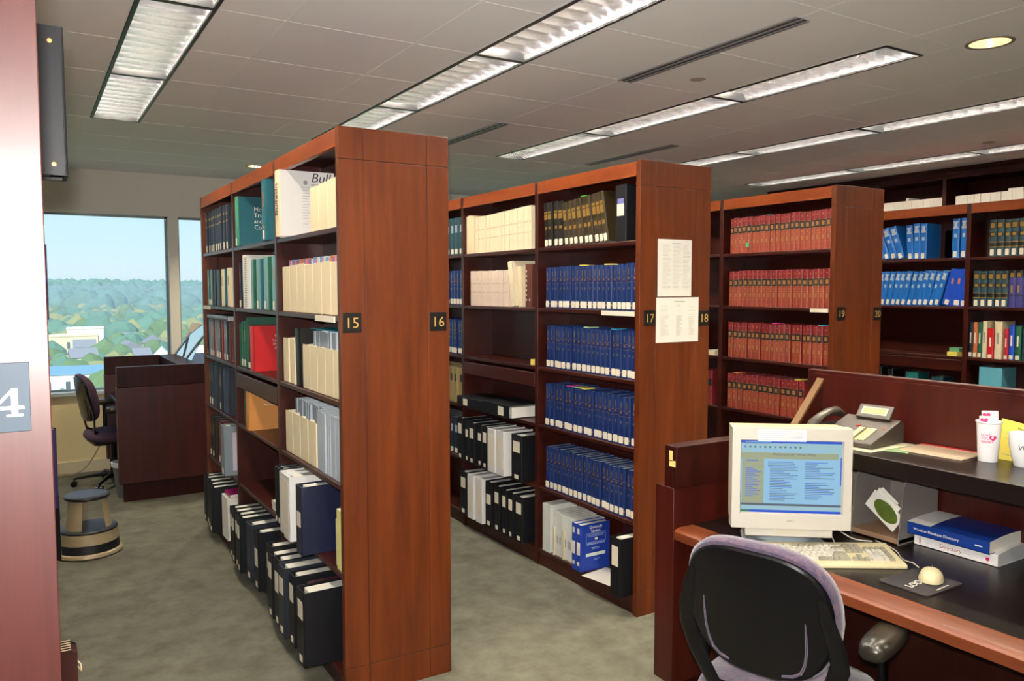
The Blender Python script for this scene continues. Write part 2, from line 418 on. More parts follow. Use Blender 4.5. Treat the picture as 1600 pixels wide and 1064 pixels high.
# ------------------------------------------------------------------ bookcases
BAY = .93
STD = [1.90, 1.55, 1.20, .86, .50, .085]
def numeral(parent, body, x, z, y, h=.046, m=GOLD):
    """numeral centred on (x, z), facing -Y"""
    me = text_mesh(body, h*1.42, m, .0006, 'CENTER')
    obj('numeral', me, parent, mtx=frame((x, y, z-h*.5), (1, 0, 0), (0, 0, 1)))
def bookcase(name, label, x, y0, W, nb, zs=None, aprons={}, plates=None, sides=(-1, 1), H=2.289, panel=W_PANEL, open_top=False, pins=(0, 1, 2), strips=()):
    t = thing('bookcase', label, 'bookcase', (x, y0, 0))
    zs = zs or STD
    P = .034; cxm = W/2; L = nb*BAY
    def end(ya, yb, front):
        b = MB().box(.004, W-.004, ya+.003, yb-.003, 0, H-.002, SEAM)
        xs = [0, W*.215, W*.79, W]; zz = [0, .125, 2.165, H]
        for i in range(3):
            for j in range(3):
                b.box(xs[i]+(.0012 if i else 0), xs[i+1]-(.0012 if i < 2 else 0), ya, yb, zz[j]+(.0012 if j else 0), zz[j+1]-(.0012 if j < 2 else 0), panel)
        return b
    obj('end_panel', end(0, P, True), t, bevel=.0012)
    obj('end_panel', end(L, L+P, False), t, bevel=.0012)
    PIN = SEAM
    for k in range(1, nb):
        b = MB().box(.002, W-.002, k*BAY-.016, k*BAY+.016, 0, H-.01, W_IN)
        if (k-1) in pins:
            for xo in (.045, .075, .19):
                z = .2
                while z < 2.15:
                    b.add([(xo-.003, k*BAY-.0165, z-.003), (xo+.003, k*BAY-.0165, z-.003), (xo+.003, k*BAY-.0165, z+.003), (xo-.003, k*BAY-.0165, z+.003)], [(0, 1, 2, 3)], BLACKP); z += .032
        obj('divider', b, t, bevel=.0015)
    if not open_top:
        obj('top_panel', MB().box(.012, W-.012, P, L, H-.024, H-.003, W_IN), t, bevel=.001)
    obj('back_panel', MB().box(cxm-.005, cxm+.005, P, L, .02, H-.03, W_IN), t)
    for s in sides:
        fx = 0 if s < 0 else W
        def bx(b, d0, d1, *r):  # depth from the face inwards
            a, c = (fx+d0, fx+d1) if s < 0 else (fx-d1, fx-d0)
            b.box(a, c, *r)
        for k in range(nb):
            ya = k*BAY+(P if k == 0 else .016); yb = (k+1)*BAY-(.016 if k < nb-1 else 0)
            f = MB(); bx(f, .001, .020, ya+.001, yb-.001, H-.066, H-.004, W_RAIL); bx(f, -.003, .020, ya+.001, yb-.001, H-.076, H-.066, W_RAIL)
            obj('top_rail', f, t, bevel=.0015)
            for j, z in enumerate(zs if not isinstance(zs, dict) else zs[k]):
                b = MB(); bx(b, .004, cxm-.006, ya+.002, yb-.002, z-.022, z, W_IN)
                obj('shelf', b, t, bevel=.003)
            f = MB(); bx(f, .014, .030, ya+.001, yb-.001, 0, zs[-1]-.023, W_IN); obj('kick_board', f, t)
            if s < 0 and k in aprons:
                z = aprons[k]; f = MB(); bx(f, .001, .3*cxm, ya+.004, yb-.004, z-.125, z-.040, W_IN); obj('pull_out_shelf', f, t, bevel=.003)
    for (k, z, ya, yb) in strips:
        f = MB().box(-.004, .003, ya-y0, yb-y0, z-.026, z-.002, LABELW); obj('shelf_label_strip', f, t, label='cream shelf label strip')
    if plates:
        for body, px, z, sz in plates:
            p = obj('number_plate', MB().box(px-sz/2, px+sz/2, -.004, -.0003, z-sz*.52, z+sz*.52, BLACKP), t, bevel=.0006)
            numeral(p, body, px, z, -.0046, h=sz*.55)
    return t
A_X, A_Y, W = 1.049, 2.99, .4755
B_X, B_Y = 2.581, 3.0
C_X, C_Y = 4.215, 3.10
D_X, D_Y = 5.95, 1.39
bookcase('a', 'tall cherry bookcase with number plates 15 and 16 on its end panel', A_X, A_Y, W, 3, zs=[1.905, 1.552, 1.21, .87, .508, .085], aprons={1: 1.21},
         plates=[('15', .046, 1.527, .076), ('16', W-.053, 1.524, .076)], strips=[(0, 1.552, 3.06, 3.30), (2, 1.552, 5.55, 5.77)])
bookcase('b', 'tall cherry bookcase with number plates 17 and 18 and two notices on its end panel', B_X, B_Y, W, 3, zs=[1.90, 1.548, 1.20, .855, .48, .10], aprons={1: 1.20},
         plates=[('17', .063, 1.515, .074), ('18', W-.04, 1.508, .076)], strips=[(0, 1.548, 3.04, 3.30)], panel=W_PANEL)
bookcase('c', 'tall dark cherry bookcase with number plates 19 and 20 behind the desk', C_X, C_Y, W, 3, zs=[1.905, 1.538, 1.18, .82, .49, .10],
         plates=[('19', .07, 1.506, .078), ('20', W-.04, 1.50, .078)], strips=[(0, 1.538, 3.14, 3.27)])
bookcase('d', 'long cherry bookcase along the right side behind the desk panel', D_X, D_Y, W, 5, zs=[1.89, 1.525, 1.15, .80, .45, .10], aprons={2: 1.165})
zb = bookcase('z', 'cherry bookcase at the left edge with a number plate ending in 4', .021-W, 1.035, W, 4, zs=[1.86, 1.55, 1.20, .86, .50, .10], panel=W_PILLAR, plates=None)
# its plate: grey square, serif numeral 14, at the right end of the panel
PG = mat('plate_grey', (50, 60, 70), rough=.55, spec=.2)
pl = obj('number_plate', MB().box(W-.098, W-.020, -.004, -.0003, 1.500, 1.577, PG), zb, bevel=.0006)
four = MB()
def fq(pts): DEPTH[0] += .00012; four.prism([(p[1], p[0]) for p in pts], -.0050-DEPTH[0], -.0042, mat('numeral_cream', (238, 232, 200), rough=.5), axis=1)
cx4, cz4 = W-.039, 1.5175; DEPTH = [0]
def seg(x0, z0, x1, z1, w):
    dx, dz = x1-x0, z1-z0; l = math.hypot(dx, dz); nx, nz = -dz/l*w/2, dx/l*w/2
    fq([(x0+nx, z0+nz), (x1+nx, z1+nz), (x1-nx, z1-nz), (x0-nx, z0-nz)])
pass
seg(cx4+.004, cz4, cx4+.004, cz4+.031, .0062); seg(cx4-.016, cz4+.0095, cx4+.013, cz4+.0095, .0036)
seg(cx4-.0155, cz4+.0100, cx4+.0035, cz4+.0305, .0030); seg(cx4-.004, cz4+.001, cx4+.012, cz4+.001, .0024)
seg(cx4-.034, cz4, cx4-.034, cz4+.031, .0056); seg(cx4-.041, cz4+.001, cx4-.027, cz4+.001, .0024); seg(cx4-.040, cz4+.026, cx4-.034, cz4+.030, .003)
obj('numeral', four, pl)

# built-in ceiling-high wall shelving, its unlit look put into the dark wood
t = thing('wall_shelving', 'shade-darkened ceiling-high wall shelving behind the long right bookcase, holding white booklets on top', 'bookcase', (7.1, 1.19, 0))
L5 = 4.86; nb5 = 5; b5 = L5/nb5
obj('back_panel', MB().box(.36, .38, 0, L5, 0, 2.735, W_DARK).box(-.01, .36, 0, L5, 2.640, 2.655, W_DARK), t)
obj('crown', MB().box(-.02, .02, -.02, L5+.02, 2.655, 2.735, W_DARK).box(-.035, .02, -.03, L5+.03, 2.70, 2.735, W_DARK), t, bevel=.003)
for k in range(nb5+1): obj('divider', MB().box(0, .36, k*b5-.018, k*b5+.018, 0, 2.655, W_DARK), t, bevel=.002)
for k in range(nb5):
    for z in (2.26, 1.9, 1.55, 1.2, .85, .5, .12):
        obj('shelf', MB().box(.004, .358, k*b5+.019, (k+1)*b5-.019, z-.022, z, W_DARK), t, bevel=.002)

# ------------------------------------------------------------------ books and binders
# Local frame of every upright item: spine faces -X at x=0, thickness runs along +Y, the foot stands on z=0.
def hard_body(t, h, d, cover, segs=None, pages=PAGES):
    """cover with rounded spine; SEGS: (z0, z1, material) bands on the spine as fractions of h"""
    c = MB(); b = .0035; j = .006
    c.box(j, d, 0, b, 0, h, cover).box(j, d, t-b, t, 0, h, cover)
    arc = []
    n = 5
    for k in range(n+1):
        a = math.pi*k/n; arc.append((j-.001-math.sin(a)*min(.007, t*.2), t/2-math.cos(a)*t/2))
    segs = segs or [(0, 1, cover)]
    for z0, z1, m in segs:
        v = []; f = []
        for q in arc: v += [(q[0], q[1], z0*h), (q[0], q[1], z1*h)]
        for k in range(n): f.append((2*k, 2*k+1, 2*k+3, 2*k+2))
        c.add(v, f, m)
    c.box(j-.001, j+.0005, .001, t-.001, .001, h-.001, cover)
    p = MB().box(j, d-.004, b, t-b, .004, h-.004, pages)
    return c, p
def hardback(name, label, cat, t, h, d, cover, segs=None, lab=None, marks=None, group=None, pages=PAGES, labm=LABELW):
    r = thing(name, label, cat, group=group)
    c, p = hard_body(t, h, d, cover, segs, pages)
    o = obj('cover', c, r)
    obj('pages', p, r, smooth=0)
    dx = -.0017
    if marks:
        g = MB()
        for z0, z1, w, m in marks:
            g.box(dx, dx+.003, t*(.5-w/2), t*(.5+w/2), z0*h, z1*h, m)
        obj('spine_lettering', g, o)
    if lab:
        z0, z1 = lab; w = min(t*.36, .013)
        g = MB().rbox(-.0028, .0, t/2-w, t/2+w, z0*h, z1*h, min(.004, w*.4), labm, axis=0, n=2)
        obj('spine_label', g, o, label='white call number label')
    return r
def booklet(label, t, h, d, m, group=None, name='booklet', cat='booklet', marks=None, pages=PAPER):
    r = thing(name, label, cat, group=group)
    o = obj('cover', MB().box(0, d, 0, .0012, 0, h, m).box(0, d, t-.0012, t, 0, h, m).box(0, .0012, 0, t, 0, h, m), r, smooth=0)
    obj('pages', MB().box(.0012, d-.001, .0012, t-.0012, .001, h-.001, pages), r, smooth=0)
    if marks:
        g = MB()
        for z0, z1, w, mm in marks: g.box(-.0006, .0006, t*(.5-w/2), t*(.5+w/2), z0*h, z1*h, mm)
        obj('spine_lettering', g, o)
    return r
def magazine_file(label, t, h, d, group=None, m=CREAM):
    """open cardboard file: low front (h), sides rising to the back"""
    r = thing('magazine_file', label, 'magazine file', group=group)
    hb = h*1.01; w = .002
    b = MB().rbox(0, w, 0, t, 0, h, .007, m, axis=0, n=2).box(d-w, d, 0, t, 0, hb, m).box(0, d, 0, t, 0, w, m)
    for y in (0, t-w): b.prism([(z, x) for x, z in ((w, 0), (d-w, 0), (d-w, hb), (.12, hb), (w, h*.98))], y, y+w, m, axis=1)
    obj('cardboard_body', b, r)
    return r
def binder(label, t, h, d, cover, lab=(.45, .78), lab2=(.04, .14), group=None, pages=PAPER, fill=.8, rings=True, labm=LABELW, pageh=.985):
    r = thing('ring_binder', label, 'binder', group=group)
    c = MB(); w = .003
    c.rbox(.004, d, 0, w, 0, h, .0012, cover).box(.004, d, t-w, t, 0, h, cover)
    c.prism([(.004, 0), (0, w), (0, t-w), (.004, t), (.004+w, t-w), (.004+w, w)], 0, h, cover)
    o = obj('cover', c, r, bevel=.001)
    y1 = w+(t-2*w)*fill
    obj('papers', MB().box(.028, d-.012, w+.002, y1, .008, h*pageh, pages), r, smooth=0)
    if rings:
        g = MB()
        for z in (h*.93, h*.5):
            pts = [(.016+.02*math.sin(a), t/2-math.cos(a)*min(t*.38, .028), z) for a in [math.pi*k/8 for k in range(9)]]
            g.tube(pts, .0022, METAL, n=6)
        g.box(.008, .012, t*.3, t*.7, h*.05, h*.96, METAL)
        obj('ring_mechanism', g, r)
    lw = t*.32
    if lab: obj('spine_label', MB().box(-.0008, .0004, t/2-lw, t/2+lw, lab[0]*h, lab[1]*h, labm), o, label='paper label on the spine')
    if lab2: obj('spine_label', MB().rbox(-.0009, .0004, t/2-lw*.6, t/2+lw*.6, lab2[0]*h, lab2[1]*h, .003, LABELW, axis=0, n=2), o, label='small white call number label')
    return r
FACE = {'A': A_X+.022, 'B': B_X+.024, 'C': C_X+.024, 'D': D_X+.024, 'E': 7.1+.03}
def put(r, face, y, z, prot=0, lean=0, t=0, sc=(1, 1, 1)):
    """stand item R with its near side at y; lean > 0 tips the head towards the viewer's end"""
    zz = z+.0006+(abs(t)*math.sin(R(-lean)) if lean < 0 else 0)
    r.location = (FACE[face]-prot, y, zz); r.rotation_euler = (R(lean), 0, 0); r.scale = sc
    return r
def row(proto, face, z, yf, yn, n, t0, hs=(1, 1), label=None, group=None, pj=.006, lean=0, gap=.0006, skip=(), ws=(.9, 1.1), pr=0, up=False):
    """N copies of PROTO filling the shelf from yf (far) to yn (near)"""
    rnd = random.Random(int(z*1000)+n+ord(face)*31+int(yf*100))
    w = [rnd.uniform(*ws) for _ in range(n)]; s = sum(w); span = yf-yn
    y = yf
    for i in range(n):
        t = w[i]/s*span
        if i in skip: y -= t; continue
        ll = lean(i) if callable(lean) else lean
        tt = (t-gap)*math.cos(R(ll))
        hsc = rnd.uniform(*hs) if not callable(hs) else hs(i)
        r = proto if not proto.get('used') else dup(proto, (0, 0, 0), label=label, group=group)
        if r is proto:
            if label: r['label'] = label
            if group: r['group'] = group
            proto['used'] = 1
        put(r, face, y-t, z, prot=pr+rnd.uniform(-pj, pj), lean=ll, t=tt, sc=(1, tt/t0, hsc))
        y -= t
def clear_used():
    for o in bpy.data.objects:
        if 'used' in o.keys(): del o['used']
def one(r, face, y, z, **k):
    return put(r, face, y, z, **k)

BLUE = mat('blue_buckram', (17, 40, 90), rough=.42, var=.12, coat=.15)
BLUED = mat('blue_buckram_band', (18, 28, 84), rough=.45)
NAVY = mat('navy_cloth', (24, 32, 48), rough=.5, var=.1)
TEAL = mat('teal_cloth', (22, 86, 96), rough=.45, var=.05)
TEALD = mat('teal_dark', (30, 62, 72), rough=.5)
GREEN = mat('green_cloth', (24, 84, 62), rough=.5)
GREENL = mat('pale_teal_cloth', (112, 156, 156), rough=.5)
REDC = mat('red_cover', (196, 26, 30), rough=.4, var=.04)
TANO = mat('orange_tan_cover', (206, 138, 66), rough=.5, var=.03)
MAROON = mat('maroon_buckram', (118, 32, 34), rough=.42, var=.1)
BRICK = mat('tan_buckram', (138, 58, 40), rough=.42, var=.1)
BLK = mat('black_leather', (24, 22, 18), rough=.4, var=.2)
BROWN = mat('brown_cloth', (84, 40, 28), rough=.5)
GREY = mat('grey_cloth', (120, 132, 140), rough=.5)
PINKC = mat('pink_paper', (232, 156, 148), rough=.7)
ORNG = mat('orange_dull', (196, 110, 60), rough=.5)
BRB = mat('bright_blue_vinyl', (20, 98, 176), rough=.35, coat=.2)
BRB2 = mat('royal_blue_vinyl', (24, 66, 170), rough=.35, coat=.2)
SILV = mat('silver_stamp', (180, 190, 200), rough=.4, metal=.2)
LGREY = mat('light_grey_booklet', (176, 186, 194), rough=.6, var=.04)
YEL = mat('yellow_paper', (234, 214, 96), rough=.6)

# ---- bookcase 17/18: blue reporter volumes in the nearest bay
def blue_vol(label, t=.036, lab=(.03, .18)):
    return hardback('law_book', label, 'book', t, .245, .18, BLUE,
                    segs=[(0, .10, BLUE), (.10, .125, GOLDB), (.125, .60, BLUE), (.60, .606, GOLDB), (.606, .72, BLUED), (.72, .726, GOLDB), (.726, .94, BLUE), (.94, 1, BLUE)],
                    lab=lab, marks=[(.45, .50, .18, GOLDB), (.66, .70, .34, GOLDB), (.76, .90, .12, GOLDB)])
for z, n, nm, yf, hh in ((1.548, 20, 'second', 3.86, .97), (1.20, 19, 'third', 3.86, 1.0), (.855, 18, 'fourth', 3.86, 1.02), (.48, 20, 'fifth', 3.86, 1.02)):
    p = blue_vol('x')
    row(p, 'B', z, yf, 3.045, n, .036, hs=(hh*.985, hh*1.015), pj=.007,
        label='blue bound law volume with white spine label, %s shelf, left of panel 17' % nm, group='blue law volumes on the %s shelf beside panel 17' % nm)
p = blue_vol('x')
row(p, 'B', 1.548, 4.84+.93-.05, 4.88, 16, .036, hs=(.97, 1), label='blue bound law volume in the far bay of bookcase 17, second shelf', group='blue volumes in the far bay, second shelf')
p = blue_vol('x')
row(p, 'B', 1.20, 5.72, 4.88, 17, .036, hs=(.97, 1), label='blue bound law volume in the far bay of bookcase 17, third shelf', group='blue volumes in the far bay, third shelf')
p = hardback('law_book', 'x', 'book', .05, .26, .19, TEALD, lab=(.03, .16), marks=[(.6, .8, .4, SILV)])
row(p, 'B', 1.90, 5.72, 4.88, 12, .05, label='dark green law book in the far bay of bookcase 17, top shelf', group='dark green volumes in the far bay, top shelf')
p = hardback('law_book', 'x', 'book', .05, .25, .19, mat('tan_cloth', (150, 130, 84), rough=.6), marks=[(.6, .8, .4, BLK)])
row(p, 'B', .855, 5.70, 4.90, 12, .05, label='tan book in the far bay of bookcase 17, fourth shelf', group='tan books in the far bay, fourth shelf')
p = hardback('law_book', 'x', 'book', .05, .26, .19, NAVY, lab=(.03, .16), marks=[(.6, .8, .4, SILV)])
row(p, 'B', .48, 5.70, 4.90, 11, .05, label='navy book in the far bay of bookcase 17, fifth shelf', group='navy books in the far bay, fifth shelf')
# black and gold volumes leaning on the top shelf
p = hardback('law_book', 'x', 'book', .045, .262, .18, BLK, segs=[(0, 1, BLK)], lab=(.03, .17), marks=[(.40, .46, .45, GOLDB), (.62, .74, .6, GOLDB), (.76, .80, .6, GOLDB)])
row(p, 'B', 1.90, 3.885, 3.68, 4, .045, hs=(.97, 1.0), lean=lambda i: -2.5, label='upright black gold-banded volume at the left of the top shelf beside panel 17', group='upright black gold-banded volumes')
p = hardback('law_book', 'x', 'book', .045, .262, .18, mat('brown_black_leather', (52, 42, 24), rough=.32, var=.2, coat=.3), lab=(.03, .17), marks=[(.36, .44, .5, GOLDB), (.58, .74, .62, GOLDB), (.76, .82, .62, GOLDB)])
row(p, 'B', 1.90, 3.67, 3.27, 9, .045, hs=lambda i: .93+.014*i, lean=lambda i: -8-(.5*i), label='leaning black volume with bright gold bands on the top shelf beside panel 17', group='leaning black gold-banded volumes')
one(binder('black ring binder with a half purple label, top shelf beside panel 17', .085, .285, .20, BLACKV, lab=(.45, .66), lab2=None, rings=False), 'B', 3.115, 1.90, prot=.02)
o = obj('spine_label', MB().box(-.001, 0, .018, .066, .188, .215, mat('label_purple', (110, 112, 170), rough=.6)), [x for x in C.objects if x.get('label', '').startswith('black ring binder with a half purple')][0], label='purple label top')
# cream pamphlets, middle bay
CRM = mat('cream_pamphlet', (232, 218, 186), rough=.7, var=.04)
CRM2 = mat('pinkish_pamphlet', (226, 206, 188), rough=.7, var=.04)
bm = [(.38, .41, .5, mat('faint_print', (200, 176, 150), rough=.7)), (.62, .66, .5, mat('faint_print', (200, 176, 150)))]
p = booklet('x', .026, .25, .18, CRM, marks=bm)
row(p, 'B', 1.90, 4.72, 4.02, 28, .026, hs=lambda i: .95+.0035*i, label='cream pamphlet in the long row, top shelf, middle bay of bookcase 17', group='cream pamphlets, top shelf middle bay')
p = booklet('x', .045, .25, .18, CREAM)
row(p, 'B', 1.90, 4.86, 4.73, 3, .045, hs=(.98, 1.06), lean=0, label='tan card-covered pamphlet at the left end of the top cream row in bookcase 17', group='tan pamphlets left of the top cream row')
p = booklet('x', .03, .232, .18, CRM2, marks=bm)
row(p, 'B', 1.548, 4.79, 4.29, 16, .03, hs=(.98, 1.01), label='pinkish cream pamphlet on the second shelf of the middle bay of bookcase 17', group='pinkish cream pamphlets, second shelf middle bay')
one(booklet('tall cream folder leaning left beside the pinkish pamphlets, second shelf of bookcase 17', .05, .285, .18, CRM), 'B', 4.20, 1.548, lean=-9, t=.05)
one(booklet('narrow cream file leaning between the tall cream folder and the brown books', .045, .25, .18, CREAM), 'B', 4.115, 1.548, lean=-4, t=.045)
for i, (y, lb) in enumerate(((4.055, 'brown book with white letters down its spine, left of two, second shelf of bookcase 17'), (4.018, 'brown book at the very right end of the second shelf middle bay of bookcase 17'))):
    one(hardback('book', lb, 'book', .034, .262, .18, BROWN, marks=[(.15+.11*k, .2+.11*k, .3, LABELW) for k in range(7 if i == 0 else 1)]), 'B', y, 1.548)
tag(obj('sticky_note_pad', MB().box(0, .035, 0, .02, 0, .035, YEL), smooth=0), 'tiny yellow note pad alone on the empty third shelf of the middle bay', 'sticky notes').location = (B_X+.02, 4.0, 1.2006)
# flat binders on the fourth shelf, middle bay
def flat(r, face, y, z, prot):
    r.location = (FACE[face]-prot, y, z+.0008); r.rotation_euler = (R(90), 0, 0); return r
bA = flat(binder('big black binder lying flat at the left of the fourth shelf in bookcase 17', .07, .36, .23, BLACKV, lab=(.25, .42), lab2=None), 'B', 4.86, .855, .07)
bB = flat(binder('big black binder lying flat, white pages toward the panel, fourth shelf of bookcase 17', .085, .33, .25, BLACKV, lab=(.62, .82), lab2=None, fill=.85, pageh=.99), 'B', 4.47, .855, .09)
def binders(face, z, spec, h, d, prot, where):
    for i, (y, t, m, lab, dh, dp, lean, words_) in enumerate(spec):
        one(binder(words_+where, t, h*dh, d, m, lab=lab, lab2=(.04, .13) if m is not WHITEV else None), face, y, z, prot=prot+dp, lean=lean, t=t)
L1 = (.62, .86); LN = (.5, .86); WL = (.15, .85)
binders('B', .48, [
    (4.80, .075, BLACKV, L1, 1.0, 0, 0, 'thick black binder, leftmost'), (4.715, .05, BLACKV, (.6, .78), .98, 0, 0, 'thin black binder, second from the left'),
    (4.615, .075, BLACKV, L1, .97, .01, 0, 'square-labelled black binder, third from the left'), (4.53, .06, BLACKV, (.62, .8), .96, 0, 0, 'black binder, fourth from the left'),
    (4.44, .07, BLACKV, L1, .97, .01, 0, 'black binder left of the two white ones'), (4.325, .095, WHITEV, WL, .97, .02, 0, 'left one of two white binders'),
    (4.215, .095, WHITEV, WL, .98, .02, 0, 'right one of two white binders'), (4.035, .12, BLACKV, L1, .98, .0, 0, 'black binder right of the two white ones')],
    .29, .22, .06, ', fifth shelf, middle bay of bookcase 17')
binders('B', .10, [
    (4.745, .10, BLACKV, L1, 1.0, 0, 0, 'thick black binder, leftmost'), (4.63, .085, WHITEV, WL, 1.0, .01, 0, 'left white binder'),
    (4.51, .09, WHITEV, WL, 1.0, .01, 0, 'right white binder'), (4.40, .085, BLACKV, (.5, .72), 1.0, 0, 0, 'black binder right of the white ones'),
    (4.30, .075, BLACKV, L1, .98, 0, 0, 'black binder, fourth from the right'), (4.215, .06, BLACKV, L1, .96, 0, 0, 'thin black binder, third from the right'),
    (4.135, .065, BLACKV, L1, .95, 0, 0, 'black binder, second from the right'), (4.025, .09, BLACKV, L1, .95, 0, 0, 'thick black binder, rightmost')],
    .30, .22, .06, ', bottom shelf, middle bay of bookcase 17')
# bottom shelf, nearest bay: white reports, blue books, black binder, sheet
WR = mat('white_report', (216, 218, 210), rough=.6, var=.03)
p = booklet('x', .03, .25, .19, WR, marks=[(.28, .46, .4, INKG)])
row(p, 'B', .10, 3.78, 3.54, 9, .03, hs=lambda i: 1.04-.006*i, label='white softcover report in the row on the bottom shelf beside panel 17', group='white reports on the bottom shelf', pj=.002)
one(booklet('tall white folder at the left end of the bottom shelf beside panel 17', .075, .285, .2, WR), 'B', 3.80, .10, prot=.012)
for y, lb in ((3.755, 'left'), (3.66, 'middle'), (3.56, 'right')):
    one(booklet('narrow manila divider, the %s one of three in front of the white reports' % lb, .012, .17, .008, CREAM), 'B', y, .10, prot=.0125)
for i, y in enumerate((3.485, 3.44)):
    r = one(hardback('book', ('left', 'right')[i]+' one of two thick blue paperbacks standing on the bottom shelf beside panel 17', 'book', .044, .262, .20, BRB2 if False else mat('blue_paperback', (30, 58, 150), rough=.4), lab=(.35, .62), marks=[(.12, .2, .4, LABELW), (.8, .92, .4, LABELW)], pages=PAPER), 'B', y, .10, prot=.05)
    if i:
        PB = mat('pale_blue_print', (170, 190, 225), rough=.6)
        cv = MB()
        def cq(x0, x1, z0, z1, m=PB): cv.box(x0, x1, -.0008, 0, z0, z1, m)
        cq(.035, .17, .208, .2095); cq(.035, .17, .158, .1595); cq(.035, .0365, .158, .2095); cq(.1685, .17, .158, .2095)
        cq(.045, .160, .198, .201); cq(.05, .155, .190, .192); cq(.04, .165, .150, .153); cq(.04, .165, .145, .147)
        cq(.07, .13, .125, .128); cq(.075, .125, .118, .120); cq(.035, .17, .080, .098, mat('pale_label', (214, 226, 214), rough=.6)); cq(.09, .13, .062, .064); cq(.09, .12, .056, .058)
        cv.rbox(.095, .115, -.0008, 0, .168, .182, .005, PAPER, axis=1, n=3)
        obj('cover_print', cv, r, label='pale print, frame and white label on the blue cover')
        obj('cover_title', text_mesh('Quarterly\nUpdate', .022, PAPER, .0004, 'CENTER'), r, mtx=frame((.102, -.0005, .236), (1, 0, 0), (0, 0, 1)))
one(binder('black binder standing alone at the right end of the bottom shelf beside panel 17', .078, .30, .27, BLACKV, lab=(.52, .86), lab2=None), 'B', 3.045, .10, prot=.10)
sh = MB().grid(lambda u, v: (u*.20, v*.27, .0008+.006*max(0, .3-u)**1.0*math.sin(v*3)), 6, 6, PAPER)
o = obj('paper_sheet', sh); o.location = (B_X-.01, 3.135, .1012); o.rotation_euler = (0, 0, R(9)); tag(o, 'loose white sheet of paper hanging over the bottom shelf edge left of the black binder', 'paper')

# ---- bookcase 19/20: red and tan reporters
p0 = None
for z, n, nm, yn in ((1.905, 21, 'top', 3.15), (1.538, 20, 'second', 3.15), (1.18, 20, 'third', 3.15), (.82, 14, 'fourth', 3.33)):
    lo = BRICK if z > 1.5 else MAROON
    lo2 = BRICK; DGOLD = mat('dull_gold', (150, 104, 58), rough=.5)
    p = hardback('law_book', 'x', 'book', .04, .245, .18, lo, segs=[(0, .20, lo2), (20e-2, .208, DGOLD), (.208, .42, lo2), (.42, .428, DGOLD), (.428, .56, lo2), (.56, .568, DGOLD), (.568, .76, BLK), (.76, .768, DGOLD), (.768, 1, MAROON)],
                 marks=[(.26, .38, .4, DGOLD), (.47, .51, .25, DGOLD), (.61, .72, .5, DGOLD), (.88, .91, .2, ORNG)])
    row(p, 'C', z, 3.975, yn, n, .04, hs=(.985, 1.01), label='red and tan law reporter with black title band, %s shelf beside panel 19' % nm, group='red reporters on the %s shelf beside panel 19' % nm)
for z, nm in ((1.905, 'top'), (1.18, 'third'), (.82, 'fourth')):
    p = hardback('law_book', 'x', 'book', .04, .245, .18, MAROON, segs=[(0, .56, MAROON), (.56, .76, BLK), (.76, 1, MAROON)])
    row(p, 'C', z, 4.90 if z > 1.5 else 4.9, 4.55 if z > 1 else 4.12, 8 if z > 1 else 18, .04, label='maroon law volume in the middle bay of bookcase 19, %s shelf' % nm, group='maroon volumes in the middle bay, %s shelf' % nm)
one(booklet('small stack of tan papers on the third shelf in the middle bay of bookcase 19', .12, .03, .16, CREAM), 'C', 4.10, 1.18)
for fc, y, z, m, lb in (('C', 3.62, 2.152, TEAL, 'tiny green slip sticking up from the top red row'), ('C', 3.55, 1.427, mat('pink_flag', (220, 70, 150)), 'pink flag sticking up from the third red row'), ('C', 3.19, 1.427, mat('cyan_flag', (60, 160, 190)), 'cyan flag at the right end of the third red row'),
                        ('C', 3.88, 1.067, mat('orange_flag', (220, 130, 70)), 'orange flag at the left of the fourth red row'), ('C', 3.36, 1.067, YEL, 'yellow flag at the right of the fourth red row'),
                        ('B', 3.62, 1.106, mat('pink_flag', (220, 70, 150)), 'magenta flag on the fourth blue row beside panel 17'), ('B', 3.56, 1.106, mat('pale_green_flag', (170, 200, 150)), 'pale green flag on the fourth blue row beside panel 17'), ('B', 3.49, 1.106, YEL, 'yellow flag on the fourth blue row beside panel 17'),
                        ('B', 3.46, 1.444+.002, mat('pale_green_flag', (170, 200, 150)), 'pale flag lying on the third blue row'), ('B', 3.22, 1.446, mat('cyan_flag', (60, 160, 190)), 'cyan flag on the third blue row'),
                        ('B', 3.50, 1.786, YEL, 'yellow slip on the left of the second blue row'), ('B', 3.28, 1.786, YEL, 'yellow slip on the right of the second blue row'), ('B', 3.49, 2.163, mat('green_flag', (70, 170, 60)), 'green slip on the leaning black volumes')):
    o = obj('page_flag', MB().box(0, .07, 0, .045, 0, .006, m), smooth=0); o.location = (FACE[fc]+.01, y, z); tag(o, lb, 'page flag')
tag(obj('spine_sticker', MB().box(-.0008, 0, 0, .028, 0, .03, mat('green_sticker', (60, 160, 110), rough=.6))), 'small green sticker on one spine of the top red row', 'sticker').location = (FACE['C']-.0105, 3.79, 1.905+.04)

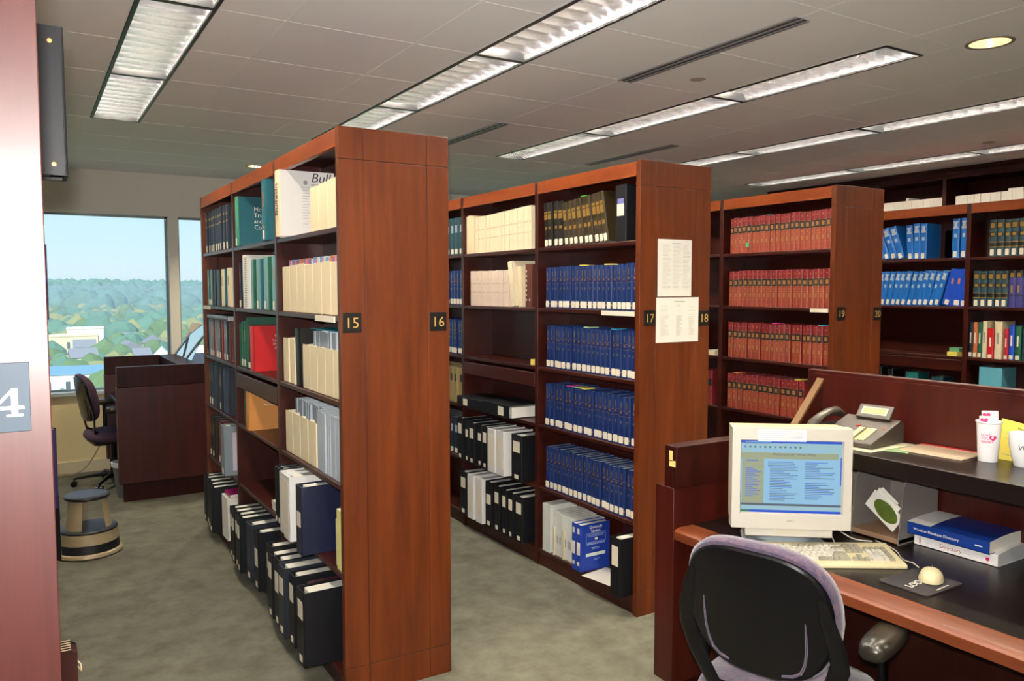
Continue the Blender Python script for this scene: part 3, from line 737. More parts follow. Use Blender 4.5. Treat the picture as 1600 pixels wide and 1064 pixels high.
# ---- long right bookcase
bl = lambda lb, t=.05: hardback('law_book', lb, 'book', t, .29, .2, BRB, segs=[(0, 1, BRB)], lab=(.02, .17), marks=[(.74, .80, .7, SILV), (.80, .90, .5, SILV), (.90, .93, .7, SILV), (.52, .62, .4, SILV)], pages=PAPER)
p = bl('x'); row(p, 'D', 1.89, 3.99, 3.76, 4, .05, hs=lambda i: .84+.03*i, lean=lambda i: -24+2*i, label='bright blue volume leaning steeply left on the top shelf right of panel 20', group='steeply leaning blue volumes')
p = bl('x'); row(p, 'D', 1.89, 3.735, 3.58, 3, .05, hs=(.92, .97), lean=lambda i: -4+2*i, label='bright blue volume standing in the middle of the top shelf right of panel 20', group='upright blue volumes mid shelf')
p = bl('x'); row(p, 'D', 1.89, 3.385, 3.272, 2, .055, hs=(1.0, 1.02), label='bright blue volume at the right end of the top shelf right of panel 20', group='blue volumes at the right end of the top shelf')
o = tag(obj('bookend', MB().rbox(0, .14, 0, .002, 0, .21, .03, BLACKPL, axis=1).box(0, .14, 0, .10, 0, .002, BLACKPL)), 'black metal bookend holding the blue volumes on the top shelf right of panel 20', 'bookend'); o.location = (D_X+.03, 3.44, 1.891)
p = bl('x', .048); row(p, 'D', 1.525, 4.05, 3.47, 13, .048, hs=(.92, .95), lean=lambda i: 8+.6*i, label='bright blue volume leaning right on the second shelf right of panel 20', group='right-leaning blue volumes on the second shelf')
rb = lambda: hardback('law_book', 'x', 'book', .06, .28, .2, BRB2, lab=(.02, .16), marks=[(.6, .75, .2, ORNG)], pages=PAPER)
p = rb(); row(p, 'D', 1.525, 3.455, 3.29, 2, .06, lean=lambda i: 14-9*i, hs=(.98, .99), label='royal blue volume tilted at the right of the second shelf right of panel 20', group='tilted royal blue volumes')
one(hardback('law_book', 'upright royal blue volume at the right end of the second shelf right of panel 20', 'book', .035, .28, .2, BRB2, lab=(.02, .16)), 'D', 3.268, 1.525)
for (z, yf, yn, n, nm) in ((1.89, 3.115, 2.50, 12, 'top'), (1.525, 3.215, 2.97, 5, 'second')):
    p = hardback('law_book', 'x', 'book', .05, .262, .2, TEALD, segs=[(0, .25, TEALD), (.25, .27, GOLDB), (.27, .38, BLK), (.38, .40, GOLDB), (.40, .54, TEALD), (.54, .66, BLK), (.66, .76, TEALD), (.76, .94, BLK), (.94, 1, TEALD)],
                 lab=(.03, .20), marks=[(.56, .64, .5, GOLDB), (.78, .91, .6, GOLDB)])
    row(p, 'D', z, yf, yn, n, .05, hs=(.99, 1.01), label='grey-green law volume with black and gold bands on the %s shelf at the right edge' % nm, group='grey-green volumes, %s shelf' % nm)
p = hardback('law_book', 'x', 'book', .045, .262, .2, mat('indigo_cloth', (52, 50, 110), rough=.45), segs=[(0, .3, mat('indigo_cloth', 0)), (.3, .33, BLK), (.33, .8, mat('indigo_cloth', 0)), (.8, 1, BLK)], marks=[(.4, .6, .3, GOLDB), (.82, .93, .5, GOLDB)])
row(p, 'D', 1.525, 2.965, 2.4, 12, .045, label='indigo law volume on the second shelf at the right edge', group='indigo volumes at the right edge')
for y, t, h, m, w in ((3.205, .028, .262, NAVY, 'navy'), (3.172, .03, .262, ORNG, 'dull red'), (3.138, .03, .262, GREEN, 'green'), (3.105, .03, .272, CREAM, 'cream'), (3.055, .045, .22, REDC, 'red'),
                      (3.0, .05, .27, CREAM, 'wide cream'), (2.955, .03, .22, mat('crimson', (170, 24, 40)), 'crimson'), (2.915, .036, .25, BRB2, 'royal blue'), (2.87, .04, .245, GREEN, 'dark green'), (2.76, .10, .23, TEALD, 'wide grey-green'), (2.65, .10, .23, NAVY, 'wide navy')):
    one(hardback('book', '%s book in the mixed group on the third shelf at the right edge' % w, 'book', t, h, .18, m, lab=(.02, .14), marks=[(.4, .7, .3, LABELW if m is not CREAM else INKG)]), 'D', y, 1.15)
for z, m, w, dx in ((0, YEL, 'yellow sticky note pad, the lower of two on the third shelf right of panel 20', 0), (.031, mat('pad_green', (90, 150, 110)), 'green note pad on top of the yellow one, third shelf right of panel 20', .03)):
    o = tag(obj('sticky_note_pad', MB().box(0, .075, 0, .075, 0, .030, m), smooth=0), w, 'sticky notes'); o.location = (D_X+.012+dx, 3.31, 1.1506+z)
one(booklet('grey card standing in the corner behind the sticky notes', .004, .08, .06, LGREY), 'D', 3.272, 1.15)
for y, t, h, m, w in ((3.93, .07, .22, BLK, 'black book with a pale spine patch, leftmost'), (3.83, .045, .21, BLK, 'black book, second'), (3.62, .10, .20, mat('deep_teal', (20, 100, 96)), 'deep teal book'), (3.42, .09, .18, TEALD, 'dark grey-green book')):
    one(hardback('book', w+' below the pull-out shelf right of panel 20', 'book', t, h, .16, m, marks=[(.5, .75, .4, SILV)]), 'D', y, .80)
one(hardback('storage_box', 'light blue box file on the fourth shelf at the right edge', 'box', .16, .285, .2, mat('light_blue_box', (96, 170, 190), rough=.5)), 'D', 2.99, .80)
# ---- white booklets on top of the wall shelving
p = booklet('x', .03, .225, .17, PAPER)
row(p, 'E', 2.26, 4.98, 4.10, 30, .03, hs=lambda i: 1.0 if i != 17 else 1.12, label='white booklet in the left bay of the row just under the ceiling', group='white booklets under the ceiling, left')
p = booklet('x', .03, .225, .17, PAPER)
row(p, 'E', 2.26, 4.02, 3.17, 30, .03, hs=lambda i: 1.0 if i < 16 else (1.09 if i < 27 else 1.14), label='white booklet in the right bay of the row just under the ceiling', group='white booklets under the ceiling, right')
# ---- bookcase 15/16, far bay
p = hardback('law_book', 'x', 'book', .07, .275, .2, NAVY, segs=[(0, 1, NAVY)], lab=(.02, .18), marks=[(.62, .66, .5, GOLDB), (.78, .84, .5, GOLDB)])
row(p, 'A', 1.905, 5.74, 5.06, 9, .07, hs=(.99, 1.01), label='dark navy volume with cream spine label in the far bay top shelf of bookcase 15', group='navy volumes, far bay top shelf')
def series(face, z, spec, where, d=.19, prot=0, cat='book'):
    for y, t, h, m, lab, w in spec:
        one(hardback('book', w+where, cat, t, h, d, m, lab=(.02, .17) if lab else None, marks=[(.55, .8, .25, GOLDB)] if lab else None), face, y, z, prot=prot)
series('A', 1.552, [(5.70, .035, .24, GREENL, 0, 'pale green book at the left end'), (5.655, .035, .24, NAVY, 1, 'navy book second from the left'), (5.61, .035, .24, GREENL, 1, 'pale green book with a label'),
    (5.54, .06, .24, BLK, 0, 'black book'), (5.46, .07, .235, BLK, 0, 'second black book'), (5.33, .12, .235, BLK, 0, 'wide black box'), (5.22, .08, .235, CREAM, 1, 'cream book right of the black box'),
    (5.15, .05, .235, TEAL, 0, 'teal book'), (5.03, .10, .24, CREAM, 1, 'wide cream book at the right end')], ', second shelf, far bay of bookcase 15')
series('A', 1.21, [(5.76-.07*i, .055, .25, (NAVY, GREY, GREY, MAROON, GREY, GREY, BROWN, MAROON, GREY, NAVY, BROWN)[i], i % 3 != 1, ('navy', 'grey', 'blue grey', 'maroon', 'pale grey', 'mid grey', 'brown', 'dull maroon', 'slate grey', 'dark navy', 'dark brown')[i]+' book') for i in range(11)],
       ', third shelf, far bay of bookcase 15')
o = hardback('book', 'grey book lying flat across the tops of the third shelf row in the far bay', 'book', .03, .62, .19, GREY); o.location = (A_X+.01, 5.70, 1.462); o.rotation_euler = (R(90), 0, 0)
o.location = (A_X+.01, 5.72, 1.463)
series('A', .87, [(5.70, .06, .29, TEALD, 1, 'dark teal volume at the left end'), (5.63, .06, .29, TEALD, 1, 'second dark teal volume'), (5.48, .13, .285, NAVY, 0, 'broad navy volume'),
    (5.35, .09, .285, NAVY, 1, 'navy volume'), (5.24, .07, .285, mat('slate_blue', (52, 70, 96)), 0, 'slate blue volume'), (5.12, .09, .285, NAVY, 0, 'navy volume with pale stickers')], ', fourth shelf, far bay of bookcase 15', d=.2)
one(binder('large grey binder with a pale lavender sheet, fifth shelf of the far bay', .10, .31, .27, GREY, lab=None), 'A', 5.03, .508, prot=.06)
gb = [x for x in C.objects if x.get('label', '').startswith('large grey binder')][0]
obj('cover_sheet', MB().box(.05, .26, -.001, 0, .03, .27, mat('lavender_sheet', (200, 186, 200), rough=.6)), gb)
series('A', .508, [(5.72, .06, .28, BLK, 1, 'black volume at the left end'), (5.63, .07, .28, BLK, 1, 'second black volume'), (5.53, .08, .28, BLK, 0, 'third black volume'),
    (5.42, .08, .28, MAROON, 1, 'dark maroon volume'), (5.32, .08, .275, MAROON, 0, 'maroon volume left of the grey binder')], ', fifth shelf, far bay of bookcase 15', d=.2)
binders('A', .085, [(5.70, .07, BLACKV, None, .95, 0, 0, 'black binder, leftmost'), (5.60, .08, BLACKV, None, .96, .02, 0, 'black binder, second'), (5.50, .08, BLACKV, None, .96, .02, 0, 'black binder, third'),
    (5.40, .08, BLACKV, None, .96, .03, 0, 'black binder, fourth'), (5.30, .08, BLACKV, None, .96, .04, 0, 'black binder, fifth')], .31, .25, .05, ' at the foot of the far bay of bookcase 15')
one(booklet('white catalogue standing at the foot of the far bay right of the black binders', .16, .27, .22, PAPER), 'A', 5.08, .085, prot=.04)
o = booklet('magenta covered book lying on top of the white catalogue', .02, .16, .2, mat('magenta_cover', (180, 30, 110), rough=.4)); o.location = (A_X+.0, 5.24, .357); o.rotation_euler = (R(90), 0, 0)

# ---- middle bay
for y, t, h, m, w in ((4.79, .03, .25, BROWN, 'thin brown book at the left end'), (4.75, .035, .275, WHITEV, 'white book second from the left')):
    one(hardback('book', w+' of the top shelf middle bay of bookcase 15', 'book', t, h, .19, m, lab=(.02, .17)), 'A', y, 1.905)
r = one(hardback('book', 'teal book showing its front cover with white title, top shelf middle bay of bookcase 15', 'book', .075, .28, .235, mat('sea_teal', (28, 92, 104), rough=.4, coat=.2), segs=[(0, 1, mat('spine_green', (60, 130, 96)))], lab=(.02, .16)), 'A', 4.66, 1.905, prot=.03)
obj('cover_title', text_mesh('McCabe\nTrial\nand\nCourt', .034, PAPER, .0004), r, mtx=frame((.09, -.0006, .20), (1, 0, 0), (0, 0, 1)))
one(hardback('book', 'thick teal book with orange title jutting from the top shelf, bookcase 15', 'book', .10, .30, .22, mat('sea_teal', 0), lab=(.02, .16), marks=[(.55, .8, .2, ORNG), (.2, .24, .3, ORNG)]), 'A', 4.0, 1.905, prot=.04)
series('A', 1.552, [(4.74, .05, .26, NAVY, 1, 'navy book at the left'), (4.47, .045, .27, GREENL, 0, 'pale green book beside the spiral binding'), (4.42, .05, .27, GREEN, 0, 'green book'), (4.34, .055, .27, GREENL, 1, 'pale teal book'),
    (4.26, .055, .27, TEAL, 0, 'teal book'), (4.18, .06, .275, GREENL, 1, 'second pale teal book'), (4.10, .055, .275, GREEN, 0, 'dark green book'), (4.01, .07, .275, GREENL, 1, 'pale teal book at the right end')], ', second shelf, middle bay of bookcase 15')
sp = thing('spiral_notebook', 'tall white spiral-bound volume on the second shelf of the middle bay of bookcase 15', 'notebook')
obj('pages', MB().box(.004, .2, 0, .07, 0, .30, PAPER), sp); cc = MB()
for i in range(28): cc.tube([(.006+.006*math.cos(a)-.004, .0+.006*math.sin(a), .012+i*.01) for a in [k*math.pi/3 for k in range(7)]], .0012, BLACKP, n=4)
obj('spiral_binding', cc, sp); one(sp, 'A', 4.56, 1.552, prot=.02)
series('A', 1.21, [(4.78, .045, .25, GREEN, 0, 'dull green book at the left end'), (4.72, .05, .265, GREEN, 1, 'tall green book, second'), (4.66, .05, .27, GREEN, 1, 'tall green book, third')], ', third shelf of the middle bay of bookcase 15')
one(hardback('book', 'large green book whose cover shows behind the bright red one in bookcase 15', 'book', .03, .29, .205, GREEN), 'A', 4.62, 1.21)
for y, w in ((4.575, 'left'), (4.54, 'middle'), (4.505, 'right')): one(hardback('book', 'thin brown book, the %s of three beside the red book on the third shelf' % w, 'book', .03, .25, .18, BROWN, lab=(.02, .15)), 'A', y, 1.21)
r = one(hardback('book', 'bright red book showing its front cover, third shelf of bookcase 15', 'book', .09, .245, .235, REDC), 'A', 4.40, 1.21, prot=.02)
obj('cover_title', text_mesh('Trade\nLaw and\nPractice\nGuide', .022, PAPER, .0004, 'CENTER'), r, mtx=frame((.14, -.0006, .185), (1, 0, 0), (0, 0, 1)))
one(booklet('pale teal book left of the orange one, fourth shelf of bookcase 15', .08, .235, .2, GREENL), 'A', 4.60, .87)
r = one(hardback('book', 'orange-tan book showing its front cover, fourth shelf of bookcase 15', 'book', .08, .215, .24, TANO), 'A', 4.50, .87, prot=.03)
obj('cover_title', text_mesh('Corporation\nForms\nAnnotated', .017, PAPER, .0004, 'CENTER'), r, mtx=frame((.12, -.0006, .17), (1, 0, 0), (0, 0, 1)))
one(hardback('book', 'dark green book behind the teal one at the left of the fourth shelf middle bay', 'book', .05, .24, .18, GREEN), 'A', 4.69, .87)
for k, (w, dy) in enumerate((('lower', 0), ('upper', .01))):
    o = booklet('small white booklet, the %s of two lying at the right of the empty fifth shelf' % w, .022, .13, .2, PAPER); o.location = (A_X+.02, 4.11+dy, .509+k*.0225); o.rotation_euler = (R(90), 0, 0); o.location.y += .04
binders('A', .085, [(4.72, .075, BLACKV, L1, .97, 0, 0, 'leftmost black binder, torn white tag'), (4.63, .075, BLACKV, L1, .98, .01, 0, 'black binder, second from the left'), (4.54, .075, BLACKV, L1, .99, .01, 0, 'black binder, third from the left'),
    (4.45, .075, BLACKV, L1, 1.0, .02, 0, 'black binder, fourth from the left'), (4.29, .10, mat('slate_vinyl', (30, 36, 48), rough=.45), None, 1.0, .0, 0, 'slate grey binder'), (4.13, .09, BLACKV, (.4, .7), 1.0, 0, 0, 'dark binder at the right end')],
    .31, .27, .085, ', bottom shelf, middle bay of bookcase 15')
# ---- nearest bay
for i, (y, w) in enumerate(((3.87, 'left'), (3.835, 'middle'), (3.80, 'right'))):
    one(booklet('pink booklet, the %s of three left of the tall white bulletin' % w, .03, .255, .18, PINKC), 'A', y, 1.905)
bz = hardback('bound_bulletin', 'tall white bulletin volume showing its printed cover on the top shelf of bookcase 15', 'book', .085, .305, .262, WHITEV, segs=[(0, 1, CREAM)])
obj('cover_title', text_mesh('Bulletin', .062, INK, .0005, shear=.25), bz, mtx=frame((.148, -.0008, .256), (1, 0, 0), (0, 0, 1)), label='large black italic title')
cv = MB(); cv.box(.155, .27, -.0007, 0, .232, .234, INK)
for k in range(14): cv.box(.105+.0012*k, .14, -.0006, 0, .215-k*.013, .2165-k*.013, INKG)
cv.box(.10, .145, -.0006, 0, .228, .229, INKG); cv.lathe([(.010, 0), (.0105, .001)], (0, 0, 0), INKG, n=12)
obj('cover_print', MB().box(.150, .25, -.0007, 0, .243, .2455, INK), bz)
g = MB()
for k in range(14): g.box(.108, .135+.004*(k % 3), -.0006, 0, .215-k*.013, .2165-k*.013, INKG)
g.box(.10, .145, -.0006, 0, .228, .229, INKG)
g.rbox(.113, .133, -.0007, 0, .242, .262, .009, INKG, axis=1)
obj('cover_small_print', g, bz)
obj('spine_title', text_mesh('Bulletin', .05, INK, .0005, 'CENTER'), bz, mtx=frame((-.0035, .024, .17), (0, 0, 1), (0, 1, 0)))
one(bz, 'A', 3.705, 1.9055, prot=.055)
for i, y in enumerate((3.295, 3.175, 3.055)):
    one(magazine_file('manila cardboard file, %s of three on the top shelf beside panel 15' % ('left', 'middle', 'right')[i], .112, .190+.004*i, .19), 'A', y, 1.905, prot=.005)
TABS = [mat('tab_%s' % n, c, rough=.6) for n, c in (('pink', (214, 120, 170)), ('violet', (150, 110, 190)), ('sky', (110, 170, 210)), ('orange', (214, 140, 50)), ('white', (222, 220, 222)), ('rose', (224, 160, 170)))]
tn = ('pink', 'violet', 'sky blue', 'orange', 'white', 'rose')
for i in range(7):
    y = 3.76-i*.1185
    one(magazine_file('manila cardboard file, %s of seven on the second shelf beside panel 15' % ('first', 'second', 'third', 'fourth', 'fifth', 'sixth', 'last')[i], .114, .215+.004*(i % 3), .17), 'A', y, 1.552)
    for k in range(4):
        c = (i*3+k*2+i//2) % 6
        one(booklet('%s booklet, %s inside the %s manila file of the second shelf, bookcase 15' % (tn[c], ('leftmost', 'second', 'third', 'rightmost')[3-k], ('first', 'second', 'third', 'fourth', 'fifth', 'sixth', 'last')[i]), .024, .24+.006*((i+k) % 2), .13, TABS[c]), 'A', y+.006+k*.026, 1.554, prot=-.03)
# third shelf
for y, t, w in ((3.80, .085, 'left'), (3.70, .075, 'right')): one(magazine_file('manila file, the %s one of two left of the black album on the third shelf' % w, t, .215, .17), 'A', y, 1.21)
one(hardback('album', 'black mottled album leaning between the manila files on the third shelf of bookcase 15', 'book', .085, .265, .18, BLK), 'A', 3.60, 1.21, lean=-3, t=.085)
for i in range(5):
    y = 3.465-i*.1055
    one(magazine_file('manila file right of the album, %s of five, third shelf beside panel 15' % ('first', 'second', 'third', 'fourth', 'last')[i], .103, .20, .17), 'A', y, 1.21)
p = booklet('x', .02, .262, .14, LGREY)
row(p, 'A', 1.212, 3.50, 3.055, 20, .02, hs=(.98, 1.01), pr=-.03, label='thin light grey booklet standing in the manila files of the third shelf beside panel 15', group='grey booklets, third shelf of bookcase 15')
o = tag(obj('folder', MB().box(0, .15, 0, .45, 0, .004, mat('turquoise_folder', (40, 170, 190), rough=.5)), smooth=0), 'turquoise folder lying across the booklets on the third shelf of bookcase 15', 'folder'); o.location = (A_X+.06, 3.12, 1.4795)
# fourth shelf
for i in range(4):
    one(magazine_file('manila file, %s of four left of grey booklets, fourth shelf beside panel 15' % ('first', 'second', 'third', 'last')[i], .114, .20, .17), 'A', 3.755-i*.12, .87)
p = booklet('x', .02, .262, .15, LGREY)
row(p, 'A', .872, 3.80, 3.40, 18, .02, hs=(.98, 1.01), pr=-.03, label='thin light grey booklet standing inside a manila file on the fourth shelf beside panel 15', group='grey booklets inside files, fourth shelf')
p = booklet('x', .02, .262, .18, LGREY)
row(p, 'A', .87, 3.385, 3.04, 17, .02, hs=(.985, 1.01), pj=.003, label='thin light grey booklet in the row touching panel 15 on the fourth shelf', group='grey booklets beside the panel, fourth shelf')
# fifth shelf
binders('A', .508, [(3.865, .04, BLACKV, None, .97, 0, 0, 'black binder, left of three at the left end'), (3.82, .04, BLACKV, None, .97, 0, 0, 'black binder, middle of three at the left end'), (3.775, .04, BLACKV, None, .97, 0, 0, 'black binder, right of three at the left end'),
    (3.66, .09, WHITEV, (.05, .92), 1.0, .02, 0, 'tall white binder, left of two'), (3.545, .105, WHITEV, (.05, .92), 1.03, .03, 0, 'thick white binder, right of two')], .29, .25, .05, ' on the fifth shelf beside panel 15')
one(binder('large navy binder showing its side on the fifth shelf beside panel 15', .085, .30, .295, NAVYV, lab=(.40, .62), lab2=None), 'A', 3.33, .508, prot=.09)
one(magazine_file('narrow manila file between the navy binder and the yellow pad on the fifth shelf', .02, .2, .17), 'A', 3.13, .508)
one(booklet('pale yellow pad standing at the right end of the fifth shelf beside panel 15', .06, .25, .19, mat('pale_yellow', (226, 222, 140), rough=.6)), 'A', 3.05, .508, prot=.01)
# bottom shelf
binders('A', .085, [(3.84, .085, BLACKV, L1, 1.0, 0, 0, 'black binder with brown papers on top, leftmost'), (3.74, .085, BLACKV, L1, .97, .02, 0, 'black binder, second'), (3.62, .09, BLACKV, (.5, .8), 1.0, .02, 0, 'black binder with a large printed label, third'),
    (3.50, .10, mat('slate_vinyl', 0), (.6, .84), 1.0, .03, 0, 'slate binder, fourth'), (3.38, .085, BLACKV, L1, 1.0, .02, 0, 'black binder, fifth'), (3.31, .045, mat('maroon_vinyl', (70, 20, 30), rough=.35), None, .93, -.03, 0, 'maroon binder'), (3.17, .105, BLACKV, L1, 1.0, .04, 0, 'thick black binder, nearest')],
    .32, .28, .095, ' on the bottom shelf beside panel 15')

# ---- papers taped to panel 17/18
for nm, x0, x1, z0, z1, lb, rows_ in (('upper', 2.699-.004, 2.925, 1.621, 1.908, 'upper white notice of small print taped to the panel between 17 and 18', [(.12, .38), (.42, .68), (.72, .95)]),
                                      ('lower', 2.688, 2.978, 1.388, 1.616, 'lower wider white map sheet taped to the panel between 17 and 18', [(.08, .3), (.45, .6), (.75, .92)])):
    b = MB().grid(lambda u, v: (x0+(x1-x0)*u, B_Y-.0012-.004*math.sin(3.1*u)*(.3+.7*v), z0+(z1-z0)*v), 8, 6, PAPER)
    o = tag(obj('notice', b), lb, 'notice')
    g = MB(); r_ = random.Random(3)
    H_ = z1-z0; W_ = x1-x0
    for k in range(34):
        zz = z1-.03-(H_-.06)*k/34
        for a, b_ in rows_:
            if nm == 'lower' and k < 14 and r_.random() < .75: continue
            e = a+(b_-a)*r_.uniform(.5, 1)
            xa, xb = x0+W_*a, x0+W_*e
            g.box(xa, xb, B_Y-.0066, B_Y-.0062, zz, zz+.0016, mat('faint_ink', (196, 194, 188), rough=.7))
    g.box(x0+W_*.4, x0+W_*.65, B_Y-.0066, B_Y-.0062, z1-.022, z1-.019, INKG)
    obj('print', g, o, smooth=0)

# ---- things sticking out of the left bookcase
def zput(r, y, z, x, rotz=180): r.location = (x, y, z); r.rotation_euler = (0, 0, R(rotz)); return r
bb = binder('black binder with brass rivets jutting out of the left bookcase near the ceiling', .08, .262, .25, BLACKV, lab=None, lab2=None, rings=False)
rv = MB()
for z in (.018, .225): rv.lathe([(.004, 0), (.003, .0015), (.0005, .002)], (0, 0, 0), GOLD, n=10)
for z in (.02, .235):
    q = MB().lathe([(.0045, 0), (.0035, .0016), (.0005, .002)], (0, 0, 0), GOLD, n=12)
    obj('rivet', q, bb, mtx=frame((.022, .08, z), (-1, 0, 0), (0, 0, 1)), label='brass rivet')
zput(bb, 1.72, 1.8606, .074)
for y, z, x, t, h, m, w in ((3.30, 1.55, .070, .05, .27, mat('violet_navy', (48, 40, 92)), 'violet navy'), (3.75, 1.55, .078, .05, .25, BLK, 'black'), (4.05, 1.20, .080, .05, .25, BROWN, 'brown'), (3.55, 1.20, .068, .05, .26, BLK, 'dark'), (3.30, .86, .078, .06, .29, mat('violet_navy', 0), 'dark violet')):
    zput(hardback('book', '%s book edging out of the left bookcase beside the window, %s' % (w, {1.55: 'upper group', 1.2: 'middle group', .86: 'lowest'}[z]), 'book', t, h, .2, m), y+t, z, x)
zput(binder('dark binder edging out of the left bookcase beside the step stool', .08, .28, .25, BLACKV, lab=(.3, .6), rings=True), 3.93, .5006, .095)
zput(binder('black and red binder low in the left bookcase behind the panel edge', .08, .29, .25, mat('dark_red_vinyl', (70, 16, 22), rough=.4), lab=None), 4.08, .5006, .088)
af = thing('accordion_file', 'brown accordion file with pale edging standing low at the left edge', 'file folder')
AB = mat('brown_pressboard', (72, 34, 30), rough=.6); b = MB()
for k in range(5):
    b.prism([(z, x) for x, z in ((0, 0), (.26, 0), (.26, .25), (.02, .25), (0, .235))], .022*k, .022*k+.003, AB if k else BLACKV, axis=1)
b.box(.24, .26, 0, .09, 0, .24, AB); b.box(0, .26, 0, .09, 0, .003, AB)
obj('pockets', b, af)
e = MB()
for k in range(5): e.box(.02, .26, .022*k-.0005, .022*k+.0035, .2495, .2525, CREAM)
e.tube([(.02, .0, .2), (-.012, .02, .16), (-.012, .06, .15), (.01, .088, .2)], .0025, CREAM, n=6)
obj('pale_edging', e, af)
zput(af, 3.32, .1006, .118)

# ------------------------------------------------------------------ the reference desk (end panel at y 2.2 to 2.3)
DX, DY0, DY1 = 2.07, -.55, 2.20
t = thing('reference_desk', 'large mahogany computer desk with raised ledge and high back panel at the right', 'desk', (DX, DY1, 0))
ox, oy = DX, DY1
def bx(x0, x1, y0, y1, z0, z1, m): return MB().box(x0-ox, x1-ox, y0-oy, y1-oy, z0, z1, m)
obj('end_panel', bx(DX, 2.93, 2.20, 2.302, .135, .903, W_DESK), t, bevel=.002)
obj('end_panel', bx(DX, 2.93, DY0-.10, DY0, .135, .903, W_DESK), t, bevel=.002)
cap = obj('end_cap', bx(DX+.003, 2.86, 2.19, 2.256, .903, 1.063, W_DARK), t, bevel=.003)
g = MB(); k = -.0008
g.box(-.0006+.003, .0032, .012, .030, .105+.9, .145+.9, mat('torn_label', (222, 200, 120), rough=.6)).box(.0024, .0033, -.004, .030, .085+.9, .108+.9, mat('torn_label', 0))
obj('torn_label', g, cap, label='torn cream label on the end of the cap')
obj('kick_base', bx(DX+.06, 2.88, 2.215, 2.27, 0, .135, W_DARK), t)
obj('worktop', bx(2.16, 2.86, DY0, 2.20, .722, .750, LAM), t)
lip = MB().prism([(.7502, 2.17-ox), (.7502, 2.10-ox), (.744, 2.078-ox), (.738, 2.072-ox), (.708, 2.072-ox), (.703, 2.082-ox), (.703, 2.17-ox)], DY0-oy, 2.198-oy, W_LIP, axis=1)
obj('front_lip', lip, t)
obj('ledge', bx(2.49, 2.862, DY0, 2.19, 1.015, 1.076, LAM), t, bevel=.003)
obj('back_panel', bx(2.862, 2.90, DY0, 2.225, .10, 1.315, W_DESK), t, bevel=.003)
obj('ledge_back', bx(2.85, 2.862, DY0, 2.19, .75, 1.30, W_DESK), t)
obj('modesty_panel', bx(2.60, 2.62, DY0, 2.20, .10, .72, W_DARK), t)
wg = MB().prism([(1.0765, 2.675-ox), (1.27, 2.858-ox), (1.0765, 2.858-ox)], 2.14-oy, 2.165-oy, W_DESK, axis=1)
wing = obj('slanted_wing', wg, t)
a0 = Vector((2.668-ox, 0, 1.064)); a1 = Vector((2.858-ox, 0, 1.276))
n_ = Vector((-(a1-a0).z, 0, (a1-a0).x)).normalized()*.010
wl = MB().add([(a0.x, 2.136-oy, a0.z), (a0.x, 2.169-oy, a0.z), (a1.x, 2.169-oy, a1.z), (a1.x, 2.136-oy, a1.z), (a0.x+n_.x, 2.136-oy, a0.z+n_.z), (a0.x+n_.x, 2.169-oy, a0.z+n_.z), (a1.x+n_.x, 2.169-oy, a1.z+n_.z), (a1.x+n_.x, 2.136-oy, a1.z+n_.z)],
     [(0, 1, 2, 3), (4, 7, 6, 5), (0, 4, 5, 1), (1, 5, 6, 2), (2, 6, 7, 3), (3, 7, 4, 0)], mat('pale_edge_wood', (104, 72, 34), rough=.5))
obj('wing_edge', wl, t, label='pale varnished sloping edge', smooth=0)

# monitor: local front faces -Y
mo = thing('computer_monitor', 'beige tube monitor on the desk showing a library web page', 'monitor', (2.262, 1.845, .7505), (0, 0, R(-38.4)))
MW, MH, z0 = .197, .173, .262    # half width, half height, centre height
b = MB()
def ring(x0, x1, z0_, z1_, y): return [(x0, y, z0_), (x1, y, z0_), (x1, y, z1_), (x0, y, z1_)]
outer = ring(-MW, MW, z0-MH, z0+MH, -.10); inner = ring(-.170, .170, z0-.128+.004, z0+.128+.004, -.100); deep = ring(-.166, .166, z0-.124+.004, z0+.124+.004, -.088)
b.add(outer+inner+deep, [(0, 1, 5, 4), (1, 2, 6, 5), (2, 3, 7, 6), (3, 0, 4, 7), (4, 5, 9, 8), (5, 6, 10, 9), (6, 7, 11, 10), (7, 4, 8, 11)], BEIGE)
o2 = ring(-MW, MW, z0-MH, z0+MH, -.045)
b.add(outer+o2, [(0, 4, 5, 1), (1, 5, 6, 2), (2, 6, 7, 3), (3, 7, 4, 0)], BEIGE)
obj('bezel', b, mo, smooth=20)
obj('casing', MB().add(ring(-MW+.004, MW-.004, z0-MH+.004, z0+MH-.004, -.046)+ring(-MW+.012, MW-.012, z0-MH+.012, z0+MH-.01, .06)+ring(-.118, .118, z0-.12, z0+.075, .195),
    [(0, 4, 5, 1), (1, 5, 6, 2), (2, 6, 7, 3), (3, 7, 4, 0), (4, 8, 9, 5), (5, 9, 10, 6), (6, 10, 11, 7), (7, 11, 8, 4), (8, 11, 10, 9)], BEIGE2), mo, smooth=20)
# screen picture, as flat fields of light
def scr(name, col, s=.8):
    m = emis('screen_'+name, col, s); b = m.node_tree.nodes['Principled BSDF']; b.inputs['Base Color'].default_value = (.01, .01, .012, 1); b.inputs['Roughness'].default_value = .3
    return m
SB, SBLUE, SOL, STX, SLK, SGRN, SGR, SWH = scr('page', (150, 200, 232)), scr('bar', (30, 84, 214)), scr('olive', (164, 172, 140)), scr('text', (92, 118, 140)), scr('link', (84, 124, 226)), scr('start', (52, 128, 104)), scr('chrome', (160, 200, 212)), scr('dark', (92, 100, 116))
sc = MB(); sw, shh = .166, .124; cz = z0+.004
def fld(u0, u1, v0, v1, m, d=0):
    x0, x1 = -sw+2*sw*u0, -sw+2*sw*u1; a, c = cz+shh-2*shh*v0, cz+shh-2*shh*v1; y = -.0885-d
    sc.add([(x0, y, c), (x1, y, c), (x1, y, a), (x0, y, a)], [(0, 1, 2, 3)], m)
